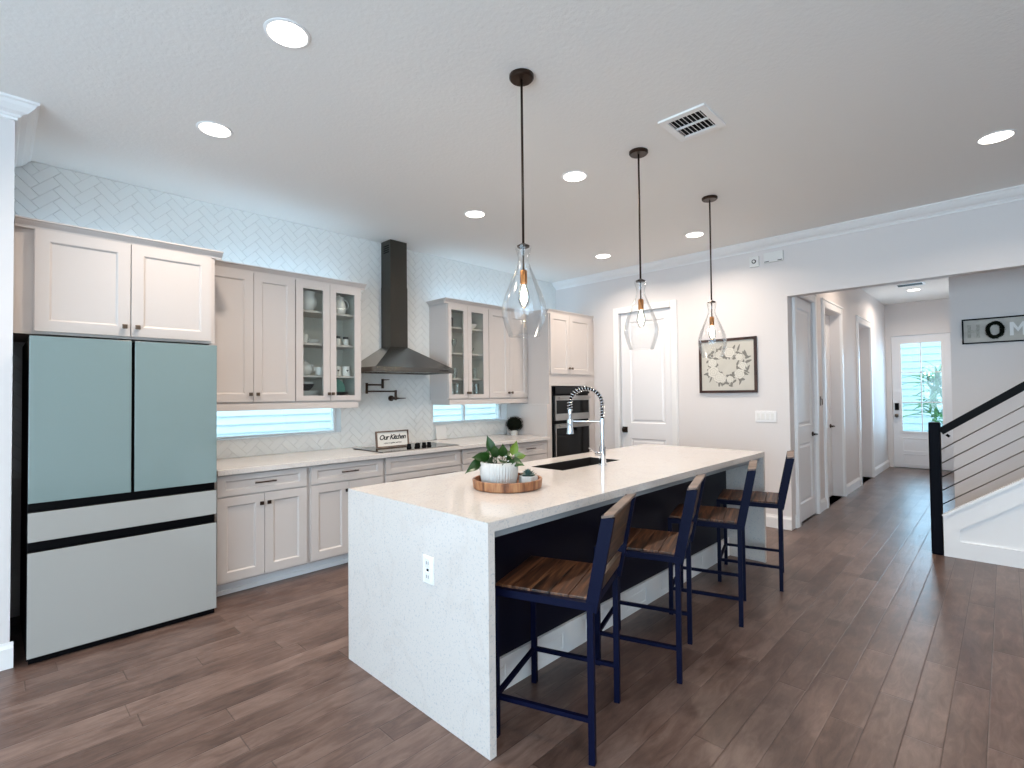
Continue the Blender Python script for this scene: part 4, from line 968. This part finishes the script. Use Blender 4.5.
# ================================================================== PENDANTS
def make_pendant(x, y):
    t = Thing('pendant_light', 'x', 'pendant light', (x, y, CZ), group='glass pendants over the island')
    t.part('canopy', lathe(new(), [(0.0, -.022), (0.055, -.022), (0.062, -.014), (0.062, -.001), (0, -.001)], (x, y, CZ), 28), BRONZE, smooth=40)
    t.part('rod', tube(new(), [(x, y, CZ-.022), (x, y, 2.172)], 0.0062, 10), BRONZE)
    t.part('cap', lathe(new(), [(0, 2.158), (0.030, 2.158), (0.032, 2.165), (0.012, 2.176), (0, 2.176)], (x, y, 0), 20), BRONZE, smooth=40)
    t.part('stem', tube(new(), [(x, y, 2.158), (x, y, 2.04)], 0.005, 8), BRONZE)
    t.part('socket', lathe(new(), [(0, 2.042), (0.015, 2.042), (0.018, 2.036), (0.018, 1.975), (0, 1.975)], (x, y, 0), 18), BRASS, smooth=40)
    pr = [(0.042, 2.160), (0.036, 2.14), (0.027, 2.10), (0.029, 2.075), (0.044, 2.035), (0.068, 1.98), (0.093, 1.92), (0.108, 1.87), (0.112, 1.835), (0.107, 1.80), (0.094, 1.755), (0.078, 1.713)]
    gl = lathe(new(), pr, (x, y, 0), 48, cap=False)
    rim_ = [(x+.078*math.cos(2*math.pi*i/40), y+.078*math.sin(2*math.pi*i/40), 1.7125) for i in range(41)]; tube(gl, rim_, .0018, 6, cap=False)
    t.part('glass_shade', gl, SHADE, smooth=60)
    bl = t.part('bulb', lathe(new(), [(0.010, 1.975), (0.014, 1.965), (0.026, 1.93), (0.030, 1.905), (0.024, 1.875), (0.010, 1.855), (0, 1.852)], (x, y, 0), 18, cap=False), DRINKG, smooth=60)
    t.part('filament', tube(new(), [(x, y, 1.965), (x, y, 1.93), (x, y, 1.90), (x, y, 1.87)], [.004, .014, .018, .005], 12), GLOW, of=bl)
    return t.e
plab = ['nearest clear glass pendant, largest of the three over the island', 'middle one of three clear glass pendants over the island', 'farthest clear glass pendant, hanging before the wreath picture']
P0 = (1.857, 1.718, CZ); pend = make_pendant(P0[0], P0[1])
for i, x in enumerate((1.857, 2.996, 4.128)):
    if i == 0: pend['label'] = plab[0]
    else: dup(pend, (x, 1.718, CZ), None, plab[i])
    l = bpy.data.lights.new('pendant_glow', 'POINT'); l.energy = 5; l.color = (1.0, .74, .48); l.shadow_soft_size = 0.006
    lo = bpy.data.objects.new('pendant_glow', l); COL.objects.link(lo); lo.location = (x, 1.718, 1.915)

# ================================================================== CEILING FITTINGS
def make_can(x, y, z=CZ):
    t = Thing('recessed_light', 'x', 'ceiling light', (x, y, z), group='recessed ceiling downlights')
    t.part('trim_ring', lathe(new(), [(0.082, -.004), (0.086, -.006), (0.096, -.003), (0.097, -.0005), (0.082, -.0005)], (x, y, z), 32, cap=False), TRIM, smooth=40)
    t.part('lens', lathe(new(), [(0, -.0045), (0.0815, -.0045), (0.0815, -.001), (0, -.001)], (x, y, z), 32), LENS)
    return t.e
cans = [(0.905, 2.247, 'recessed downlight nearest the camera at the upper left'), (0.926, 3.367, 'recessed downlight in front of the fridge'), (3.0, 2.25, 'recessed downlight between the first and second pendants'),
        (2.992, 3.349, 'recessed downlight in front of the range hood'), (4.981, 3.341, 'recessed downlight in front of the oven cabinet'), (4.986, 2.236, 'recessed downlight just left of the farthest pendant rod'), (4.457, 0.01, 'recessed downlight at the far right near the crown moulding'), (0.93, 0.0, 'off'), (-1.2, 2.2, 'off'), (2.7, -1.8, 'off')]
CANW = (1.0, 0.84, 0.70)
can0 = make_can(cans[0][0], cans[0][1]); can0['label'] = cans[0][2]
for i, (x, y, lab) in enumerate(cans):
    if i and lab != 'off': dup(can0, (x, y, CZ), None, lab)
    l = area('downlight_glow', (x, y, CZ-.02), (0, 0, -1), .14, .14, 13.5, CANW, 'DISK', 150)
c8 = dup(can0, (10.28, 1.02, CZ), None, 'recessed downlight in the hall ceiling near the front door', None)
area('downlight_glow', (10.28, 1.02, CZ-.02), (0, 0, -1), .14, .14, 14, CANW, 'DISK', 160)
area('downlight_glow', (7.6, 1.0, CZ-.02), (0, 0, -1), .14, .14, 10, CANW, 'DISK', 160)
# ceiling vent
cv = Thing('ceiling_vent', 'white louvred air vent in the kitchen ceiling', 'vent', (2.905, 1.305, CZ))
vb = slab(new(), Matrix(((1, 0, 0, 0), (0, -1, 0, 0), (0, 0, -1, CZ-.012), (0, 0, 0, 1))), 2.75, 3.06, -1.445, -1.165, .0115, [(2.79, 2.90, -1.405, -1.205), (2.91, 3.02, -1.405, -1.205)], through=True)
cv.part('frame', vb, TRIM)
cv.part('duct_backing', bx(2.785, 3.025, 1.20, 1.41, CZ-.0012, CZ-.0004), BLACK)
for row in (2.845, 2.965):
    for k in range(8):
        y = 1.218+k*.0248; bm = new(); beam(bm, (row-.054, y, CZ-.007), (row+.054, y, CZ-.007), .012, .0012, side=(0, 1, .75)); cv.part('louvre', bm, TRIM)
hv = Thing('hall_ceiling_vent', 'dark slotted linear vent beside the hall downlight', 'vent', (9.72, 1.02, CZ))
hb_ = slab(new(), Matrix(((1, 0, 0, 0), (0, -1, 0, 0), (0, 0, -1, CZ-.008), (0, 0, 0, 1))), 9.58, 9.86, -1.19, -0.83, .0075, [(9.62, 9.82, -1.16, -0.86)], through=True)
hv.part('frame', hb_, TRIM); hv.part('dark_grille', bx(9.621, 9.819, .861, 1.159, CZ-.005, CZ-.0004), BLACK)

# ================================================================== RIGHT WALL ITEMS
pi = Thing('wreath_picture', 'framed grey and cream print of a rose wreath on the right wall', 'picture', (RX, 2.22, 1.72))
y0, y1, z0, z1 = 1.905, 2.538, 1.415, 2.022
fb = slab(new(), FR_X(RX-.026), -y1, -y0, z0, z1, .0255, [(-y1+.028, -y0-.028, z0+.028, z1-.028)], ((0, -.012),))
pi.part('frame', fb, FRAMEW)
pi.part('paper', bx(RX-.0158, RX-.0142, y0+.0242, y1-.0242, z0+.0242, z1-.0242), PAPER)
MP = FR_X(RX-.0162) @ Matrix.Translation((-2.222, 1.715, 0))
def leafshape(bm, cx, cy, a, L_, Wd, lift=0.0004):
    pts = []
    for i in range(12):
        t = 2*math.pi*i/12; u = L_*.5*math.cos(t); v = Wd*.5*math.sin(t)*(1-.35*math.cos(t)); pts.append((cx+u*math.cos(a)-v*math.sin(a), cy+u*math.sin(a)+v*math.cos(a)))
    prism(bm, pts, MP, lift)
lb = new(); rnd = random.Random(3)
for k in range(104):
    a = 2*math.pi*k/104+rnd.uniform(-.1, .1); rr_ = 0.175+rnd.uniform(-.075, .055); leafshape(lb, rr_*math.cos(a)*1.12, rr_*math.sin(a), a+rnd.uniform(-1.2, 1.6), rnd.uniform(.04, .08), rnd.uniform(.016, .030), 0.0003+k*4e-6)
pi.part('printed_leaves', lb, GREYINK)
rb = new(); rl = new()
for k, (a, s) in enumerate(((80, .058), (38, .04), (-5, .052), (-38, .055), (-80, .038), (205, .066), (235, .06), (165, .05), (120, .045), (-110, .045))):
    cx, cy = .15*math.cos(R(a))*1.12, .15*math.sin(R(a))
    for rg, (n, rad, sz) in enumerate(((6, .62, .62), (5, .3, .5), (1, 0, .35))):
        for q in range(n):
            b_ = 2*math.pi*q/n+rg*.5+k; px_, py_ = cx+s*rad*math.cos(b_), cy+s*rad*math.sin(b_)
            leafshape(rl, px_, py_, b_+1.57, s*sz*1.75, s*sz*1.3, .0006+rg*.0002+k*1e-5+q*3e-6); leafshape(rb, px_, py_, b_+1.57, s*sz*1.62, s*sz*1.17, .00066+rg*.0002+k*1e-5+q*3e-6)
pi.part('petal_outline', rl, PETAL2); pi.part('rose_petals', rb, PETAL)
sw = Thing('light_switch', 'white four-gang light switch plate beside the hall opening', 'switch', (RX, 1.83, 1.16))
sw.part('cover_plate', bx(RX-.007, RX-.0004, 1.728, 1.938, 1.103, 1.219, bev=.002), TRIM)
for k in range(4):
    yc = 1.833+(k-1.5)*.047; sw.part('rocker', bx(RX-.011, RX-.007, yc-.016, yc+.016, 1.128, 1.194, bev=.001), WHITEC)
ss = Thing('wall_sensor', 'small square white wall sensor with a dark round lens under the crown', 'sensor', (RX, 1.91, 2.82))
ss.part('housing', bx(RX-.03, RX-.0004, 1.863, 1.957, 2.768, 2.876, bev=.006), WHITEC)
b = new(); tube(b, [(RX-.03, 1.91, 2.822), (RX-.036, 1.91, 2.822)], .022, 20); ss.part('lens_ring', b, BLACK)
b = new(); tube(b, [(RX-.036, 1.91, 2.822), (RX-.038, 1.91, 2.822)], .013, 20); ss.part('lens', b, WHITEC)
ds = Thing('door_chime', 'white rectangular chime box beside the small wall sensor', 'door chime', (RX, 1.72, 2.83))
ds.part('housing', bx(RX-.04, RX-.0004, 1.622, 1.812, 2.785, 2.890, bev=.008), WHITEC)
b = new()
for y in (1.65, 1.78): box(b, RX-.042, RX-.040, y-.022, y+.022, 2.790, 2.797)
ds.part('vent_slits', b, BLACK)
th = Thing('thermostat', 'small grey hook-like plate on the hall wall between two doors', 'hook', (6.9, HY, 1.33)) if False else None
hk = Thing('wall_hook', 'small metal hook rack on the hall wall beside the closet door', 'hook', (6.93, HY, 1.28))
b = new(); tube(b, [(6.95, HY-.001, 1.33), (6.95, HY-.02, 1.33), (6.95, HY-.022, 1.26)], .005, 8); box(b, 6.93, 6.97, HY-.006, HY-.0005, 1.25, 1.36); hk.part('plate', b, NICKEL)

# ================================================================== HOME SIGN
HX = 6.75
hs = Thing('home_sign', 'long black-framed sign spelling HOME with a wreath for the O', 'sign', (HX, 0, 1.99))
y0, y1, z0, z1 = -0.335, 0.300, 1.872, 2.116
hs.part('frame', slab(new(), FR_X(HX-.03), -y1, -y0, z0, z1, .0295, [(-y1+.012, -y0-.012, z0+.012, z1-.012)], ((0, -.016),)), BLACK)
hs.part('board', bx(HX-.0145, HX-.0132, y0+.0121, y1-.0121, z0+.0121, z1-.0121), mat('whitewashed_board', srgb(190, 188, 182), .7, var=(20, .08), bump=(40, .1, .001)))
LG = mat('pale_grey_letter', srgb(168, 168, 160), .7, var=(60, .3), bump=(60, .2, .002))
def letter(rects, polys, y, m):
    bm = new(); Ml = FR_X(HX-.0148) @ Matrix.Translation((-y, 1.994, 0))
    for a, b, c_, d in rects: prism(bm, [(a, c_), (b, c_), (b, d), (a, d)], Ml, .011)
    for p in polys: prism(bm, p, Ml, .0112)
    hs.part('letter', bm, m)
hh, st_ = .064, .026
letter([(-.045, -.045+st_, -hh, hh), (.045-st_, .045, -hh, hh), (-.045+st_, .045-st_, -.013, .013)], [], .215, LG)
letter([(-.056, -.056+st_, -hh, hh), (.056-st_, .056, -hh, hh)], [[(-.056+st_, hh), (-.056+st_, hh-.045), (0, -.03), (0, .008)], [(.056-st_, hh), (0, .008), (0, -.03), (.056-st_, hh-.045)]], -.095, WHITEC)
letter([(-.038, -.038+st_, -hh, hh), (-.038+st_, .038, hh-st_, hh), (-.038+st_, .038, -hh, -hh+st_), (-.038+st_, .030, -.012, .012)], [], -.240, WHITEC)
wr_ = new(); cw = Vector((HX-.03, .062, 1.994))
prev = None
pts = [cw+Vector((0, .052*math.cos(2*math.pi*i/32), .068*math.sin(2*math.pi*i/32))) for i in range(33)]
tube(wr_, pts, .014, 8, cap=False)
for k in range(420):
    a = random.uniform(0, 6.283); b_ = random.uniform(0, 6.283); c0 = cw+Vector((0, .052*math.cos(a), .068*math.sin(a))); n = Vector((math.sin(b_)*-1, math.cos(b_)*math.cos(a), math.cos(b_)*math.sin(a))); p = c0+n*random.uniform(.013, .022)
    t1 = n.orthogonal().normalized(); t1.rotate(Matrix.Rotation(random.uniform(0, 6.28), 3, n)); t2 = n.cross(t1)
    wr_.faces.new([wr_.verts.new(v) for v in (p-t1*.008, p+t2*.004, p+t1*.008, p-t2*.004)])
hs.part('wreath', wr_, BOXW)

# ================================================================== STAIRS
stt = Thing('staircase', 'staircase rising to the right behind a white panelled skirt board', 'staircase', (5.8, .41, 0))
sl_ = 0.728; yl, yr = .410, -3.3
top = lambda y: .332+sl_*(.410-y)
MS = Matrix(((0, 0, 1, 5.712), (1, 0, 0, 0), (0, 1, 0, 0), (0, 0, 0, 1)))
yend = -1.9
sk_ = new()
prism(sk_, [(yl, 0), (yl, top(yl)), (yend, top(yend)), (yend, 0)], MS @ Matrix.Translation((0, 0, .020)), .02)
prism(sk_, [(yl, 0), (yl, top(yl)), (.304, top(.304)), (.304, 0)], MS, .0202)
prism(sk_, [(.304, top(.304)-.17), (.304, top(.304)), (yend, top(yend)), (yend, top(yend)-.17)], MS, .0202)
prism(sk_, [(.304, 0), (.304, .138), (yend, .138), (yend, 0)], MS, .0202)
stt.part('skirt_board', sk_, TRIM)
cp = new(); beam(cp, (5.728, yl+.002, top(yl)+.009), (5.728, yend, top(yend)+.009), .066, .020); stt.part('skirt_cap', cp, TRIM)
for k in range(8):
    ya = .36-.25*k; z = .18*(k+1); stt.part('step', bx(5.755, 6.745, yend-.1 if k < 7 else -1.99, ya, z-.18+.0005, z), STAIRC)
rl_ = Thing('stair_railing', 'black stair railing with square newel post and steel cables', 'railing', (5.757, .45, 0))
nb = bx(5.708, 5.802, .4145, .494, 0, 1.142, bev=.012)
nb2 = nb; rl_.part('newel_post', nb2, mat('black_blue_paint', srgb(3, 4, 13), 0.5, spec=0.08, bump=(40, .03, .001)))
hr = new(); s_ = .742; beam(hr, (5.757, .414, 1.062), (5.757, -1.8, 1.062+s_*(2.214)), .055, .060); rl_.part('handrail', hr, BLACK)
for k, zz in enumerate((1.284, 1.165, 1.046, .932, .813)):
    a = (5.757, .414, zz-s_*(.414+.097)); b = (5.757, -1.8, zz+s_*(1.8-.097)); rl_.part('cable', tube(new(), [a, b], .0045, 8), STEEL)
b = new(); tube(b, [(5.757, .36, 1.035), (5.757, .372, 1.02)], .014, 12); rl_.part('rail_bracket', b, BLACK)
rl_.part('end_post', bx(5.73, 5.785, -1.86, -1.80, top(-1.83)+.03, 2.75), BLACK)
